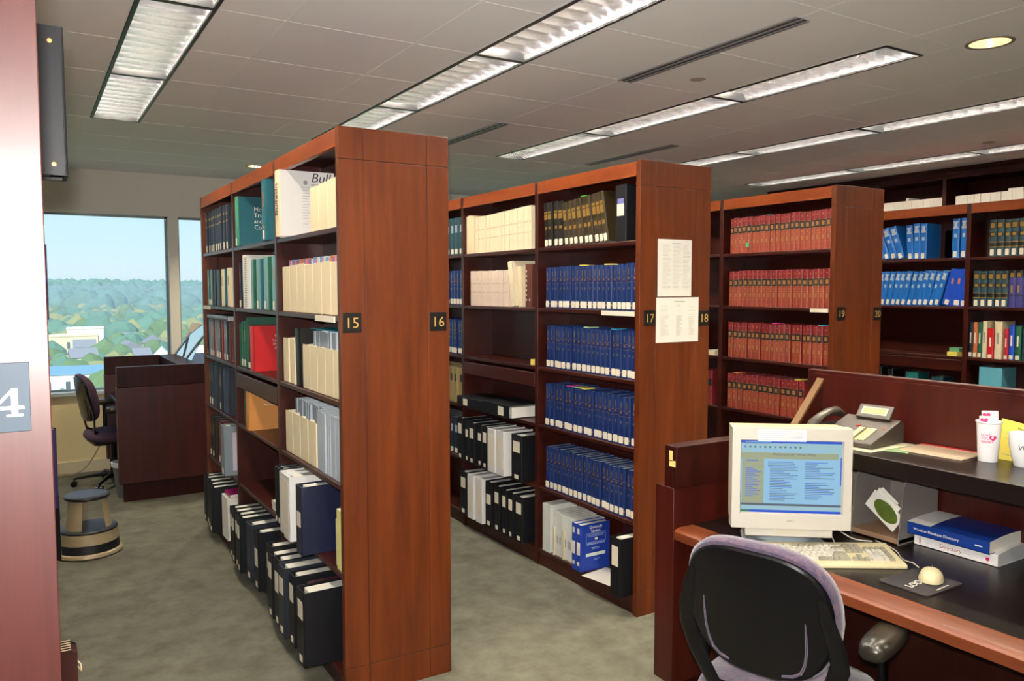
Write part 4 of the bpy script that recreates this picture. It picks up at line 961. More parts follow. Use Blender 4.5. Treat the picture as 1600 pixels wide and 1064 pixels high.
fld(0, 1, 0, 1, SB); fld(0, 1, 0, .032, SBLUE, .0003); fld(0, 1, .032, .165, SGR, .0003); fld(0, .97, .165, .25, SOL, .0003); fld(.01, .23, .25, .935, SOL, .0003); fld(0, 1, .875, .905, SWH, .0006); fld(0, 1, .905, .965, SGR, .0004); fld(0, 1, .965, 1, SBLUE, .0006); fld(0, .09, .965, 1, SGRN, .0008); fld(.985, 1, .17, .9, SGR, .0005); fld(.987, .998, .22, .6, SBLUE, .0007)
for k in range(16): fld(.045, .12+.08*((k*7) % 5)/4, .38+k*.026, .392+k*.026, SLK, .0006)
r_ = random.Random(5)
for k in range(24): fld(.26+(.03 if k > 3 else .01), .42+.16*r_.random(), .29+k*.023, .299+k*.023, STX if k % 3 else SLK, .0006)
for k in range(22):
    if k in (10, 11): continue
    fld(.64, .74+.2*r_.random(), .29+k*.024, .30+k*.024, STX if k % 2 else SLK, .0006)
for k in range(12): fld(.03+k*.05, .05+k*.05, .075, .10, (SLK, SWH, SGRN)[k % 3], .0006)
fld(.03, .3, .035, .04, SWH, .0006); fld(.1, .85, .12, .15, SB, .0006); fld(.05, .17, .27, .285, SLK, .0006); fld(.04, .3, .012, .022, SB, .0006)
so = obj('screen', sc, mo, smooth=0)
obj('screen_title', text_mesh('Welcome to the  Virtual Library', .0108, SWH), so, mtx=frame((-.062, -.0893, cz+shh*.60), (1, 0, 0), (0, 0, 1)))
obj('brand_letters', text_mesh('DELL', .0115, mat('brand_grey', (120, 120, 124)), .0004, 'CENTER'), mo, mtx=frame((0, -.1003, z0-MH+.024), (1, 0, 0), (0, 0, 1)))
obj('control_strip', MB().prism([(-.16, z0-MH-.026), (.155, z0-MH-.026), (.16, z0-MH+.001), (-.165, z0-MH+.001)], -.096, -.02, BEIGE, axis=1) if False else MB().box(-.150, .140, -.094, -.02, z0-MH-.030, z0-MH+.001, BEIGE), mo, bevel=.004)
bt = MB()
for x in (-.04, -.022, .0, .023, .042): bt.rbox(x-.006, x+.006, -.0952, -.093, z0-MH-.014, z0-MH-.007, .003, BEIGE2, axis=1, n=3)
bt.box(.092, .138, -.0955, -.093, z0-MH-.024, z0-MH-.003, BEIGE)
obj('buttons', bt, mo)
obj('swivel_neck', MB().lathe([(.105, .022), (.10, .03), (.075, .045), (.07, .09)], (0, .055, 0), mat('stand_grey', (150, 162, 168), rough=.5), n=32), mo)
obj('stand_base', MB().prism([(-.15, -.045), (.15, -.045), (.125, .16), (-.125, .16)], 0, .010, mat('stand_grey', 0), pts2=[(-.145, -.04), (.145, -.04), (.12, .155), (-.12, .155)]).prism([(-.14, -.035), (.14, -.035), (.115, .15), (-.115, .15)], .01, .024, mat('stand_grey', 0)), mo, bevel=.003)
nt_ = obj('taped_notice', MB().box(-.112, .045, -.1012, -.1004, z0+MH-.044, z0+MH-.004, PAPER), mo, label='strip of small print taped above the screen')
g = MB()
for k in range(5): g.box(-.104, .036-.05*(k == 4), -.1016, -.1011, z0+MH-.012-k*.0068, z0+MH-.0100-k*.0068, INKG)
obj('print', g, nt_, smooth=0)

# keyboard: local x along its width, y to the back
kb = thing('keyboard', 'beige full-size keyboard on the desk in front of the monitor', 'keyboard', (2.02, 1.728, .7508), (0, 0, R(-33.5)))
KW, KD = .465, .168
obj('case', MB().prism([(0, 0), (KD, 0), (KD, .033), (.135, .028), (.028, .016), (.004, .013), (0, .008)], 0, KW, BEIGE2, axis=0), kb, bevel=.0015)
kmesh = {}
def key(x, y, w, grey):
    kk = (round(w, 3), grey)
    if kk not in kmesh:
        b = MB(); m = KEYG if grey else BEIGE
        b.prism([(0, 0), (w, 0), (w, .017), (0, .017)], 0, .009, m, pts2=[(.0025, .002), (w-.0025, .002), (w-.0025, .014), (.0025, .014)])
        kmesh[kk] = b.mesh('key', 0)
    z = .0155+(y-.028)*(.0125/.107)
    obj('key', kmesh[kk], kb, mtx=Matrix.Translation((x, y, z)) @ Matrix.Rotation(R(6.5), 4, 'X'))
u = .019
def krow(y, x, ws):
    for w in ws:
        gy = w < 0; w = abs(w)
        key(x, y, w*u-.0015, gy); x += w*u
xk = .012
krow(.126, xk, [-1]); krow(.126, xk+2*u, [1]*4); krow(.126, xk+6.5*u, [-1]*4); krow(.126, xk+11*u, [1]*4)
krow(.104, xk, [1]*13+[-2]); krow(.085, xk, [-1.5]+[1]*12+[1.5]); krow(.066, xk, [-1.75]+[1]*11+[-2.25]); krow(.047, xk, [-2.25]+[1]*10+[-2.75]); krow(.028, xk, [-1.5, -1, -1.5, 5.5, -1.5, -1, -1, -1.99])
x2 = xk+15.3*u
krow(.126, x2, [-1]*3); krow(.104, x2, [-1]*3); krow(.085, x2, [-1]*3); krow(.047, x2+u, [-1]); krow(.028, x2, [-1]*3)
x3 = x2+3.3*u
krow(.104, x3, [-1]*4); krow(.085, x3, [1]*3+[-1]); krow(.066, x3, [1]*3+[-1]); krow(.047, x3, [1]*3+[-1]); krow(.028, x3, [2, 1, -1])

# mouse pad, mouse, cables
mp_ = thing('mouse_pad', 'black mouse pad with white lettering on the desk', 'mouse pad', (2.232, 1.30, .7505), (0, 0, R(1)))
obj('foam_sheet', MB().rbox(0, .195, 0, .158, 0, .004, .012, mat('pad_black', (38, 34, 36), rough=.85), n=4), mp_, bevel=.0008)
obj('lettering', text_mesh('LOISLAW', .034, PAPER, .0002), mp_, mtx=frame((.026, .064, .0043), (.995, .06, 0), (-.06, .995, 0)))
obj('lettering', text_mesh('www.loislaw.com', .010, PAPER, .0002), mp_, mtx=frame((.068, .010, .0043), (.998, .04, 0), (-.04, .998, 0)))
ms = thing('computer_mouse', 'cream computer mouse on the black pad', 'mouse', (2.372, 1.372, .7553), (0, 0, R(-62)))
b = MB(); nseg, nr = 28, 12; vs, fs = [], []
for j in range(nr+1):
    ph = math.pi/2*j/nr
    for i in range(nseg):
        th = 2*math.pi*i/nseg
        x = .034*math.cos(ph)**.8*math.copysign(abs(math.cos(th))**.9, math.cos(th)); y = .057*math.cos(ph)**.85*math.copysign(abs(math.sin(th))**.9, math.sin(th))
        vs.append((x*(1+.06*(y < 0)), y, .002+.037*math.sin(ph)*(1-.3*max(0, y/.057))))
for j in range(nr):
    for i in range(nseg): fs.append((j*nseg+i, j*nseg+(i+1) % nseg, (j+1)*nseg+(i+1) % nseg, (j+1)*nseg+i))
fs.append(tuple(range(nr*nseg, nr*nseg+nseg))); fs.append(tuple(reversed(range(nseg))))
obj('shell', b.add(vs, fs, BEIGE2), ms, smooth=60)
obj('button_seam', MB().box(-.0006, .0006, .012, .052, .018, .0335, KEYG), ms)
def cable(label, pts, r_=.0028, m=None, cat='cable'):
    cu = [Vector(p) for p in pts]; out = []
    for i in range(len(cu)-1):
        p0, p1, p2, p3 = cu[max(i-1, 0)], cu[i], cu[i+1], cu[min(i+2, len(cu)-1)]
        for k in range(6):
            s = k/6; out.append(.5*((2*p1)+(-p0+p2)*s+(2*p0-5*p1+4*p2-p3)*s*s+(-p0+3*p1-3*p2+p3)*s**3))
    out.append(cu[-1])
    return tag(obj('cable', MB().tube(out, r_, m or BEIGE, n=6)), label, cat)
cable('cream mouse cable curling behind the keyboard end', [(2.397, 1.428, .772), (2.415, 1.46, .775), (2.43, 1.475, .768), (2.47, 1.53, .756), (2.54, 1.60, .7535), (2.58, 1.70, .7535)], .0022)
cable('pale cable looping on the desk behind the keyboard', [(2.40, 1.73, .7535), (2.45, 1.80, .79), (2.50, 1.83, .79), (2.53, 1.76, .754), (2.56, 1.70, .7535)], .0024)

# two directory volumes
def lying(name, label, x, y, z, t, mcov, mtop2, w=.285, d=.225):
    r = thing(name, label, 'book', (x, y, z))
    n = 10
    top = [(0, t), ] + [(d*k/n, t+.010*math.sin(math.pi*min(1, k/n*1.15))*.8) for k in range(1, n+1)]
    def prof(lo, hi):   # (x, z) outline with a swelling top
        return [(d, lo), (0, lo), (0, hi)]+[(d*k/n, hi+.009*math.sin(math.pi*.85*k/n)) for k in range(1, n+1)]
    obj('pages', MB().prism([(z_, x_) for x_, z_ in prof(.002, t-.0012)], -w+.0015, -.0015, PAGES if z < .76 else PAPER, axis=1), r, mtx=Matrix.Translation((.002, 0, 0)))
    c = MB(); c.box(0, .0015, -w, 0, 0, t, mcov); c.box(0, d+.002, -w, 0, 0, .0016, mcov)
    c.grid(lambda u_, v_: (d*v_+.002*v_, -w+w*u_, t+.0006+.009*math.sin(math.pi*.85*v_)), 8, 12, mcov)
    o = obj('cover', c, r)
    return r, o
b1, _ = lying('directory', 'white directory lying under the blue one at the right of the desk', 2.672, 1.612, .7505, .040, mat('white_cover', (232, 230, 226), rough=.35), None)
SPN = frame((-.0006, -.012, .013), (0, -1, 0), (0, 0, 1))
PUR = mat('red_purple_print', (160, 60, 96), rough=.5)
obj('spine_title', text_mesh('Directory', .019, PUR, .0003), b1, mtx=frame((-.0006, -.092, .012), (0, -1, 0), (0, 0, 1)))
obj('spine_small_print', text_mesh('Legal & Professional', .008, mat('pale_print', (190, 186, 196)), .0003), b1, mtx=frame((-.0006, -.038, .014), (0, -1, 0), (0, 0, 1)))
obj('spine_small_print', text_mesh('of Offices and Services', .008, mat('pale_print', 0), .0003), b1, mtx=frame((-.0006, -.165, .014), (0, -1, 0), (0, 0, 1)))
obj('spine_year', text_mesh('2003', .012, PUR, .0003), b1, mtx=frame((-.0006, -.026, .006), (0, 0, 1), (0, 1, 0)))
obj('spine_emblem', MB().lathe([(.0065, 0), (.0065, .0006)], (0, 0, 0), PINK, n=16).box(-.02, .02, -.009-.006, -.006-.006, -.0004, 0, PINK) if False else MB().lathe([(.0065, 0), (.0065, .0006)], (0, 0, 0), PINK, n=16), b1, mtx=frame((-.0003, -.253, .018), (0, -1, 0), (0, 0, 1)))
b2, cv2 = lying('directory', 'thick blue directory with white cover flap lying on the white one', 2.650, 1.628, .7915, .041, mat('royal_cover', (14, 52, 132), rough=.32, coat=.2), None)
obj('cover_patch', MB().grid(lambda u_, v_: (.227*v_, -.085*u_-.0005, .0418+.009*math.sin(math.pi*.85*v_)), 4, 12, mat('white_cover', 0)), b2, label='white patch across the cover')
obj('spine_title', text_mesh('Westlaw Database Directory', .0135, PAPER, .0003), b2, mtx=frame((-.0006, -.025, .016), (0, -1, 0), (0, 0, 1)))
obj('spine_mark', MB().box(-.0006, 0, -.262, -.238, .018, .022, PAPER), b2)

# grey sorter under the ledge with leaflets
st = thing('document_sorter', 'grey upright sorter standing on the desk under the ledge', 'organizer', (2.60, 1.625, .7505))
SG = mat('sorter_grey', (116, 110, 104), rough=.45)
obj('tray_base', MB().box(.0, .235, 0, .57, .004, .022, mat('sorter_tan', (150, 118, 92), rough=.5)), st, bevel=.002)
for k in range(4):
    y = k*.1875
    obj('divider_panel', MB().prism([(z_, x_) for x_, z_ in ((-.003, 0), (.24, 0), (.24, .25), (.05, .25), (.02, .20))], y, y+.004, SG, axis=1), st)
obj('back_plate', MB().box(.236, .24, 0, .5665, 0, .25, SG), st)
lf = thing('leaflet', 'white leaflets with a green oval picture slumped in the grey sorter', 'leaflet', (2.640, 1.676, .780), (R(33), 0, R(-4)))
obj('sheets', MB().box(0, .006, 0, .140, 0, .075, PAPER).box(.008, .013, .03, .135, .01, .090, PAPER).box(.015, .020, .05, .13, .02, .095, PAPER), lf, bevel=.001)
ov = MB().lathe([(.040, 0), (.040, .0008)], (0, 0, 0), mat('oval_photo', (86, 104, 40), rough=.4, var=.9, scale=110), n=24)
obj('oval_picture', ov, lf, mtx=frame((-.0004, .062, .042), (0, -1, 0), (0, 0, 1)) @ Matrix.Scale(.80, 4, (0, 1, 0)) @ Matrix.Scale(1.35, 4, (1, 0, 0)))
tag(obj('paper_pad', MB().box(2.63, 2.80, 1.83, 1.95, .7735, .792, PAPER), bevel=.001), 'white paper pad lying in the left slot of the grey sorter', 'paper')

# telephone on the ledge, front toward -X
ph = thing('telephone', 'dark taupe desk telephone with display and beige keys on the ledge', 'telephone', (2.560, 1.835, 1.0815), (0, 0, R(5)))
PT = mat('phone_taupe', (58, 51, 44), rough=.4); PD = mat('phone_dark', (30, 28, 30), rough=.35)
obj('body', MB().prism([(.0, 0), (.0, .225), (.06, .225), (.06, .215), (.018, 0)], -.105, .105, PT, axis=1) if False else MB().prism([(0, 0), (.018, -.002), (.085, .205), (.07, .23), (0, .23)], -.115, .10, PT, axis=1), ph, bevel=.004)
sl = math.atan2(.067, .207)
PF = Matrix.Translation((0, 0, .0185)) @ Matrix.Rotation(-sl, 4, 'Y')      # face plane: x up the slope, z out of it
def pq(x0, x1, y0, y1, z0_, z1_, m): return MB().box(x0, x1, y0, y1, z0_, z1_, m)
dsp = obj('display', pq(-.005, .055, -.085, .05, 0, .014, PT), ph, mtx=Matrix.Translation((.188, -.0, .080)) @ Matrix.Rotation(R(-52), 4, 'Y'), bevel=.003)
obj('display_glass', pq(.010, .043, -.068, .033, .014, .0152, mat('lcd_frame', (150, 160, 150), rough=.3)).box(.014, .039, -.062, .027, .0150, .0158, mat('lcd_green', (120, 130, 70), rough=.3)), dsp)
KM = mat('phone_key', (214, 204, 160), rough=.5); km = MB().box(0, .0088, 0, .020, 0, .004, KM).mesh('key', 0)
km2 = MB().box(0, .0095, 0, .0125, 0, .004, KM).mesh('key', 0)
for c_ in (-.075, -.028):
    for k in range(8): obj('key', km, ph, mtx=PF @ Matrix.Translation((.018+k*.0125, c_, .0005)))
for c_ in range(3):
    for k in range(4): obj('key', km2, ph, mtx=PF @ Matrix.Translation((.026+k*.0165, .008+c_*.0155, .0005)))
obj('label_strip', pq(.016, .118, -.050, -.038, .0003, .0014, mat('strip_yellow', (190, 176, 110), rough=.5)), ph, mtx=PF)
obj('message_lamp', pq(.125, .134, .0, .012, 0, .004, mat('red_key', (200, 50, 36), rough=.4)), ph, mtx=PF)
obj('message_lamp', pq(.125, .130, -.100, -.092, 0, .002, mat('red_key', 0)), ph, mtx=PF)
hs = MB(); pp = [(.0, .085, .03), (.03, .085, .062), (.075, .085, .083), (.13, .085, .095), (.18, .085, .095), (.215, .085, .08)]
hs.tube([(x, .135, z) for x, _, z in pp], [.020, .023, .019, .019, .023, .020], PT, n=12, flat=.75)
obj('handset', hs, ph)
obj('handset_cradle', MB().box(.02, .21, .10, .165, 0, .05, PD), ph, bevel=.006)
tag(obj('paper_sheet', MB().box(2.535, 2.80, 1.70, 1.98, 1.0768, 1.0795, mat('aged_paper', (206, 200, 170), rough=.7))), 'pale papers under the telephone at the ledge edge', 'paper')
o = tag(obj('card', MB().box(0, .14, 0, .10, 0, .0015, mat('card_green', (110, 140, 96), rough=.6))), 'green card poking out from under the telephone on its right side', 'card'); o.location = (2.64, 1.625, 1.0768); o.rotation_euler = (0, 0, R(25))
ps = thing('plastic_sleeve', 'clear plastic sleeve of cream papers lying on the ledge between telephone and cup', 'papers', (2.677, 1.455, 1.0770), (0, 0, R(4)))
obj('papers', MB().box(.004, .175, .004, .225, 0, .004, mat('sleeve_cream', (206, 186, 160), rough=.35, coat=.5)), ps)
obj('red_edge', MB().box(.165, .178, .0, .228, .0042, .0062, mat('red_binding', (150, 20, 30), rough=.4)), ps)

# cup with cards, mug, yellow form
cu = thing('stadium_cup', 'tall white plastic cup with pink lettering on the ledge', 'cup', (2.757, 1.414, 1.0765))
prof = [(.029, 0), (.030, .002), (.0375, .130), (.0405, .1325), (.0405, .136), (.038, .137), (.0365, .134), (.028, .004)]
obj('cup_body', MB().lathe(prof, (0, 0, 0), mat('cup_white', (236, 234, 236), rough=.35, var=.01), n=36, cap=False).lathe([(.001, .004), (.029, .004)], (0, 0, 0), mat('cup_white', 0), n=36, cap=False), cu)
va = math.atan2(-1.402, -2.757)     # direction back to where the print faces
def wrap(me, r_of_z, zc, a0):
    """bend flat lettering (x across, y up) round the cup"""
    for v in me.vertices:
        x, y, z = v.co; rr = r_of_z(zc+y)+.0005+z; a = a0+x/rr
        v.co = (rr*math.cos(a), rr*math.sin(a), zc+y)
    me.update(); return me
rz = lambda z: .030+(.0375-.030)*z/.130
for i, (s_, w_) in enumerate((('LOVE', .0125), ('YOUR', .0125), ('LIBRARY', .0100))):
    me = text_mesh(s_, w_, PINK, .0002, 'LEFT'); wrap(me, rz, .088-i*.011, va-.66); obj('lettering', me, cu)
def heart(sz, m):
    pts = []
    for k in range(28):
        a = 2*math.pi*k/28; pts.append((sz*.06*16*math.sin(a)**3/1.0*.06*9, sz*.06*9*.06*(13*math.cos(a)-5*math.cos(2*a)-2*math.cos(3*a)-math.cos(4*a))))
    return pts
me = MB().prism(heart(1.0*.036, PINK) if False else [(x*.0007*1.0, y*.0007) for x, y in [(16*math.sin(2*math.pi*k/28)**3, 13*math.cos(2*math.pi*k/28)-5*math.cos(4*math.pi*k/28)-2*math.cos(6*math.pi*k/28)-math.cos(8*math.pi*k/28)) for k in range(28)]], 0, .0004, PINK).mesh('heart', 0)
wrap(me, rz, .083, va+.38); obj('heart_emblem', me, cu)
me = MB().lathe([(.0035, 0), (.0035, .0004)], (-.002, .0, .0006), mat('cup_white', 0), n=12).mesh('dot', 0); wrap(me, rz, .085, va+.38); obj('heart_dot', me, cu)
for k, (dx, dy, dz) in enumerate(((.004, -.006, .045), (-.006, -.004, .028))):
    cd = thing('printed_card', 'white card with a pink heart sticking out of the white cup, %s' % ('the taller one' if k == 0 else 'the shorter front one'), 'card', (2.757+dx, 1.414+dy, 1.082+dz), (0, R(3), va+math.pi/2+math.pi))
    obj('card', MB().box(-.024, .024, 0, .0008, 0, .12, PAPER), cd)
    me = MB().prism([(x*.00075, y*.00075) for x, y in [(16*math.sin(2*math.pi*q/28)**3, 13*math.cos(2*math.pi*q/28)-5*math.cos(4*math.pi*q/28)-2*math.cos(6*math.pi*q/28)-math.cos(8*math.pi*q/28)) for q in range(28)]], 0, .0004, PINK).mesh('heart', 0)
    for sgn in (1, -1): obj('heart_emblem', me, cd, mtx=frame((.010*1, -.0002 if sgn > 0 else .001, .104), (sgn, 0, 0), (0, 0, 1)))
mg = thing('mug', 'white mug with script lettering at the right edge of the ledge', 'mug', (2.770, 1.308, 1.0765))
obj('mug_body', MB().lathe([(.026, 0), (.028, .003), (.036, .035), (.043, .07), (.045, .108), (.0445, .110), (.042, .108), (.040, .07), (.030, .02), (.001, .008)], (0, 0, 0), mat('mug_white', (228, 230, 232), rough=.25, coat=.4, var=.01), n=36, cap=False), mg)
va2 = math.atan2(-1.285, -2.775); me = text_mesh('Westlaw', .024, INK, .0002, 'LEFT', shear=.2); wrap(me, lambda z: .0355+(z-.035)*.2 if z < .07 else .0432+(z-.07)*.053, .058, va2-.42); obj('lettering', me, mg)
obj('handle', MB().tube([(.042, 0, .085), (.062, 0, .08), (.068, 0, .055), (.058, 0, .03), (.036, 0, .028)], .005, mat('mug_white', 0), n=8), mg, mtx=Matrix.Rotation(R(20), 4, 'Z'))
yf = thing('printed_form', 'yellow printed form leaning against the desk back panel behind the cup and mug', 'form', (2.822, 1.425, 1.0768), (0, R(8), R(-90)))
obj('sheet', MB().box(0, .26, 0, .0015, 0, .142, YEL), yf)
g = MB()
for z_ in (.095, .078): g.box(.02, .22, -.0005, 0, z_, z_+.0012, INKG)
g.box(.02, .24, -.0005, 0, .022, .0235, INKG)
obj('form_lines', g, yf)
obj('form_title', text_mesh('Please Join Us', .012, INK, .0002), yf, mtx=frame((.055, -.0005, .118), (1, 0, 0), (0, 0, 1)))

# ------------------------------------------------------------------ task chairs
def sup(a, n): return math.copysign(abs(a)**(2/n), a)
def task_chair(label, loc, rotz, seat_h=.47, fab=None):
    """faces local +X"""
    r = thing('task_chair', label, 'chair', loc, (0, 0, R(rotz)))
    fab = fab or FABRIC
    BZ = .752; BH = .190; BW = .220
    def back_x(y, z): return -.235-.16*(z-.7)+.9*y*y+.25*(z-.78)**2
    def disc(off, sx, sz, m, nr=8, ns=48, flip=False, dz=0):
        vs, fs = [], []
        for j in range(nr+1):
            q = j/nr
            for i in range(ns):
                a = 2*math.pi*i/ns; y = sup(math.cos(a), 2.9)*BW*sx*q; z = BZ+dz+sup(math.sin(a), 2.7)*BH*sz*q
                if z < BZ: y *= 1-.10*((BZ-z)/BH)
                vs.append((back_x(y, z)+off, y, z))
        for j in range(nr):
            for i in range(ns):
                f = (j*ns+i, j*ns+(i+1) % ns, (j+1)*ns+(i+1) % ns, (j+1)*ns+i); fs.append(f if flip else f[::-1])
        return vs, fs
    def slab(layers, m, ns=48):
        """stack of (offset, sx, sz, dz): outlines skinned, capped with curved discs"""
        b = MB(); nr = 8
        v0, f0 = disc(layers[0][0], layers[0][1], layers[0][2], m, nr, ns, False, layers[0][3]); b.add(v0, f0, m)
        v1, f1 = disc(layers[-1][0], layers[-1][1], layers[-1][2], m, nr, ns, True, layers[-1][3]); b.add(v1, f1, m)
        rims = [disc(l[0], l[1], l[2], m, 1, ns, False, l[3])[0][ns:] for l in layers]
        vs = [p for q in rims for p in q]; fs = []
        for k in range(len(rims)-1):
            for i in range(ns): fs.append((k*ns+i, (k+1)*ns+i, (k+1)*ns+(i+1) % ns, k*ns+(i+1) % ns))
        b.add(vs, fs, m); return b
    obj('back_shell', slab([(-.012, .955, .95, 0), (-.008, .985, .98, 0), (.004, .99, .985, 0)], BLACKPL), r, smooth=50)
    obj('back_cushion', slab([(.002, 1.0, 1.0, .006), (.010, 1.03, 1.035, .008), (.040, 1.03, 1.035, .010), (.058, .97, .96, .008)], fab), r, smooth=60)
    # lumbar slit showing the fabric, and the outer back frame straps
    for s in (-1, 1):
        sl_ = [(back_x(s*y, z)-.0135, s*y, z) for y, z in ((.150, .765), (.151, .72), (.149, .68), (.143, .64), (.130, .612), (.110, .597), (.08, .590))]
        obj('back_slit', MB().tube(sl_, [.002, .0035, .004, .004, .0045, .005, .004], fab, n=6), r, label='purple fabric showing through a slit')
        stp = [(back_x(s*y, z)-.016, s*y, z) for y, z in ((.190, .84), (.204, .78), (.222, .71), (.228, .65), (.205, .58))]+[(-.17, s*.15, .48), (-.08, s*.09, .43)]
        obj('back_frame', MB().tube(stp, [.010, .022, .027, .027, .026, .024, .02], BLACKPL, n=12, flat=.3, ref=(1, 0, 0)), r, smooth=60)
    # seat
    b = MB(); n = 40
    def seat_ring(k, z): return [(.02+sup(math.cos(2*math.pi*i/n), 3.2)*.235*k, sup(math.sin(2*math.pi*i/n), 3.2)*.245*k, z) for i in range(n)]
    Ls = [seat_ring(.90, seat_h-.075), seat_ring(.99, seat_h-.055), seat_ring(1.0, seat_h-.03), seat_ring(.95, seat_h-.005), seat_ring(.6, seat_h+.004), seat_ring(.05, seat_h)]
    vs = [p for q in Ls for p in q]; fs = [(j*n+i, j*n+(i+1) % n, (j+1)*n+(i+1) % n, (j+1)*n+i) for j in range(len(Ls)-1) for i in range(n)]
    fs.append(tuple(reversed(range(n)))); fs.append(tuple(range((len(Ls)-1)*n, len(Ls)*n)))
    obj('seat', b.add(vs, fs, fab), r, smooth=60)
    obj('seat_pan', MB().rbox(-.18, .20, -.20, .20, seat_h-.095, seat_h-.074, .05, BLACKPL), r)
    for s in (-1, 1):
        obj('armrest_post', MB().tube([(.0, s*.19, seat_h-.085), (.0, s*.25, seat_h-.08), (.0, s*.275, seat_h-.04), (.0, s*.275, .665)], .016, BLACKPL, n=10, flat=1.2), r)
        pts = []
        n2 = 28
        pd = MB(); rings = []
        for k, z in ((.82, .655), (1, .666), (1.0, .684), (.86, .697), (.4, .701)):
            rings += [(.010+sup(math.cos(2*math.pi*i/n2), 3.4)*.122*(k if k < .5 else (1-(1-k)*.35)), s*.275+sup(math.sin(2*math.pi*i/n2), 3.4)*.044*k, z) for i in range(n2)]
        fs = [(j*n2+i, j*n2+(i+1) % n2, (j+1)*n2+(i+1) % n2, (j+1)*n2+i) for j in range(4) for i in range(n2)]+[tuple(reversed(range(n2))), tuple(range(4*n2, 5*n2))]
        obj('armrest_pad', pd.add(rings, fs, ARMPAD), r, smooth=60)
    obj('gas_column', MB().lathe([(.03, .09), (.03, .22), (.022, .22), (.022, seat_h-.10), (.06, seat_h-.095)], (0, 0, 0), BLACKPL, n=16), r)
    obj('hub', MB().lathe([(.04, .06), (.045, .10), (.032, .12)], (0, 0, 0), BLACKPL, n=16), r)
    for k in range(5):
        a = R(72*k+20); c_, s_ = math.cos(a), math.sin(a)
        leg = obj('base_leg', MB().tube([(c_*.03, s_*.03, .092), (c_*.16, s_*.16, .085), (c_*.30, s_*.30, .068)], [.024, .018, .012], BLACKPL, n=8, flat=.8), r)
        w = MB(); 
        for q in (-.016, .016):
            cxx, cyy = c_*.305-s_*q, s_*.305+c_*q
            ring_ = [(cxx+math.cos(t_)*.026*c_, cyy+math.cos(t_)*.026*s_, .027+math.sin(t_)*.026) for t_ in [2*math.pi*i/14 for i in range(14)]]
            off = Vector((-s_*.009, c_*.009, 0)); vs = [Vector(p)-off for p in ring_]+[Vector(p)+off for p in ring_]
            w.add(vs, [tuple(reversed(range(14))), tuple(range(14, 28))]+[(i, (i+1) % 14, 14+(i+1) % 14, 14+i) for i in range(14)], BLACKPL)
        w.tube([(c_*.305, s_*.305, .03), (c_*.305, s_*.305, .07)], .006, BLACKPL, n=6)
        obj('caster', w, leg)
    return r
task_chair('purple fabric task chair with black plastic back pulled up to the computer desk', (1.930, 1.555, 0), 16)
FAB2 = mat('dark_plum_fabric', (66, 44, 62), rough=.95, var=.15, scale=120)
task_chair('dark task chair at the far carrel by the window', (.60, 7.50, 0), 8, fab=FAB2)

# ------------------------------------------------------------------ far carrel, bin, acrylic stand, stool
cx0, cx1, cy0, cy1 = .575, 1.45, 6.75, 7.85
t = thing('study_carrel', 'dark mahogany study carrel near the window behind bookcase 15', 'desk', (cx0, cy0, 0)); ox, oy = cx0, cy0
TOPC = mat('carrel_cap', (120, 120, 118), rough=.25)
obj('end_panel', bx(cx0, cx1, cy0, cy0+.10, .148, .903, W_DESK), t, bevel=.003)
obj('end_cap', bx(cx0+.003, cx1, cy0+.01, cy0+.07, .903, 1.062, W_DARK), t, bevel=.004)
obj('kick_base', bx(cx0+.03, cx1-.02, cy0+.035, cy0+.08, 0, .148, W_DARK), t)
obj('end_panel', bx(cx0, cx1, cy1, cy1+.10, .148, .903, W_DESK), t, bevel=.003)
obj('end_cap', bx(cx0+.003, cx1, cy1+.01, cy1+.07, .903, 1.062, W_DARK), t, bevel=.004)
obj('kick_base', bx(cx0+.03, cx1-.02, cy1+.035, cy1+.08, 0, .148, W_DARK), t)
obj('worktop', bx(cx0+.03, cx1-.3, cy0+.10, cy1, .715, .75, LAM), t, bevel=.003)
obj('ledge_box', bx(cx1-.42, cx1-.01, cy0+.07, cy1+.01, .752, 1.060, W_DARK), t, bevel=.004)
obj('back_panel', bx(cx1-.30, cx1-.27, cy0+.10, cy1, .10, .752, W_DARK), t)
as_ = thing('acrylic_screen', 'slanted clear acrylic screen on two steel arms above the far carrel', 'screen', (1.13, 6.98, 1.062))
obj('panel', MB().prism([(.03, .02), (.30, .16), (.303, .153), (.033, .013)], .0, .5, GLASS2, axis=1) if False else MB().add([(.03, 0, .01), (.03, .75, .01), (.17, .75, .30), (.17, 0, .30), (.036, 0, .01), (.036, .75, .01), (.176, .75, .30), (.176, 0, .30)], [(0, 1, 2, 3), (7, 6, 5, 4), (0, 3, 7, 4), (1, 5, 6, 2), (3, 2, 6, 7), (0, 4, 5, 1)], GLASS2), as_, smooth=0)
for y in (.03, .60): obj('steel_arm', MB().tube([(.0, y, .0), (.0, y, .03), (.155, y, .235)], .010, STEEL, n=8), as_)
bn = thing('waste_bin', 'grey ribbed waste bin tucked under the near end of the far carrel', 'bin', (.665, 6.995, 0))
obj('bin_body', MB().lathe([(.09, 0), (.12, .27), (.125, .28), (.118, .28), (.088, .006), (.001, .006)], (0, 0, 0), mat('bin_grey', (96, 98, 100), rough=.5), n=28, cap=False), bn)
obj('bin_liner', MB().lathe([(.112, .25), (.119, .286), (.129, .283), (.128, .25)], (0, 0, 0), mat('bin_liner', (180, 182, 186), rough=.4), n=28, cap=False), bn)
cable('thin pale cable running along the floor by the window wall', [(.02, 8.06, .012), (.25, 8.0, .01), (.42, 7.98, .08), (.60, 7.97, .40), (.72, 7.96, .62)], .006, mat('cable_grey', (150, 140, 120)))

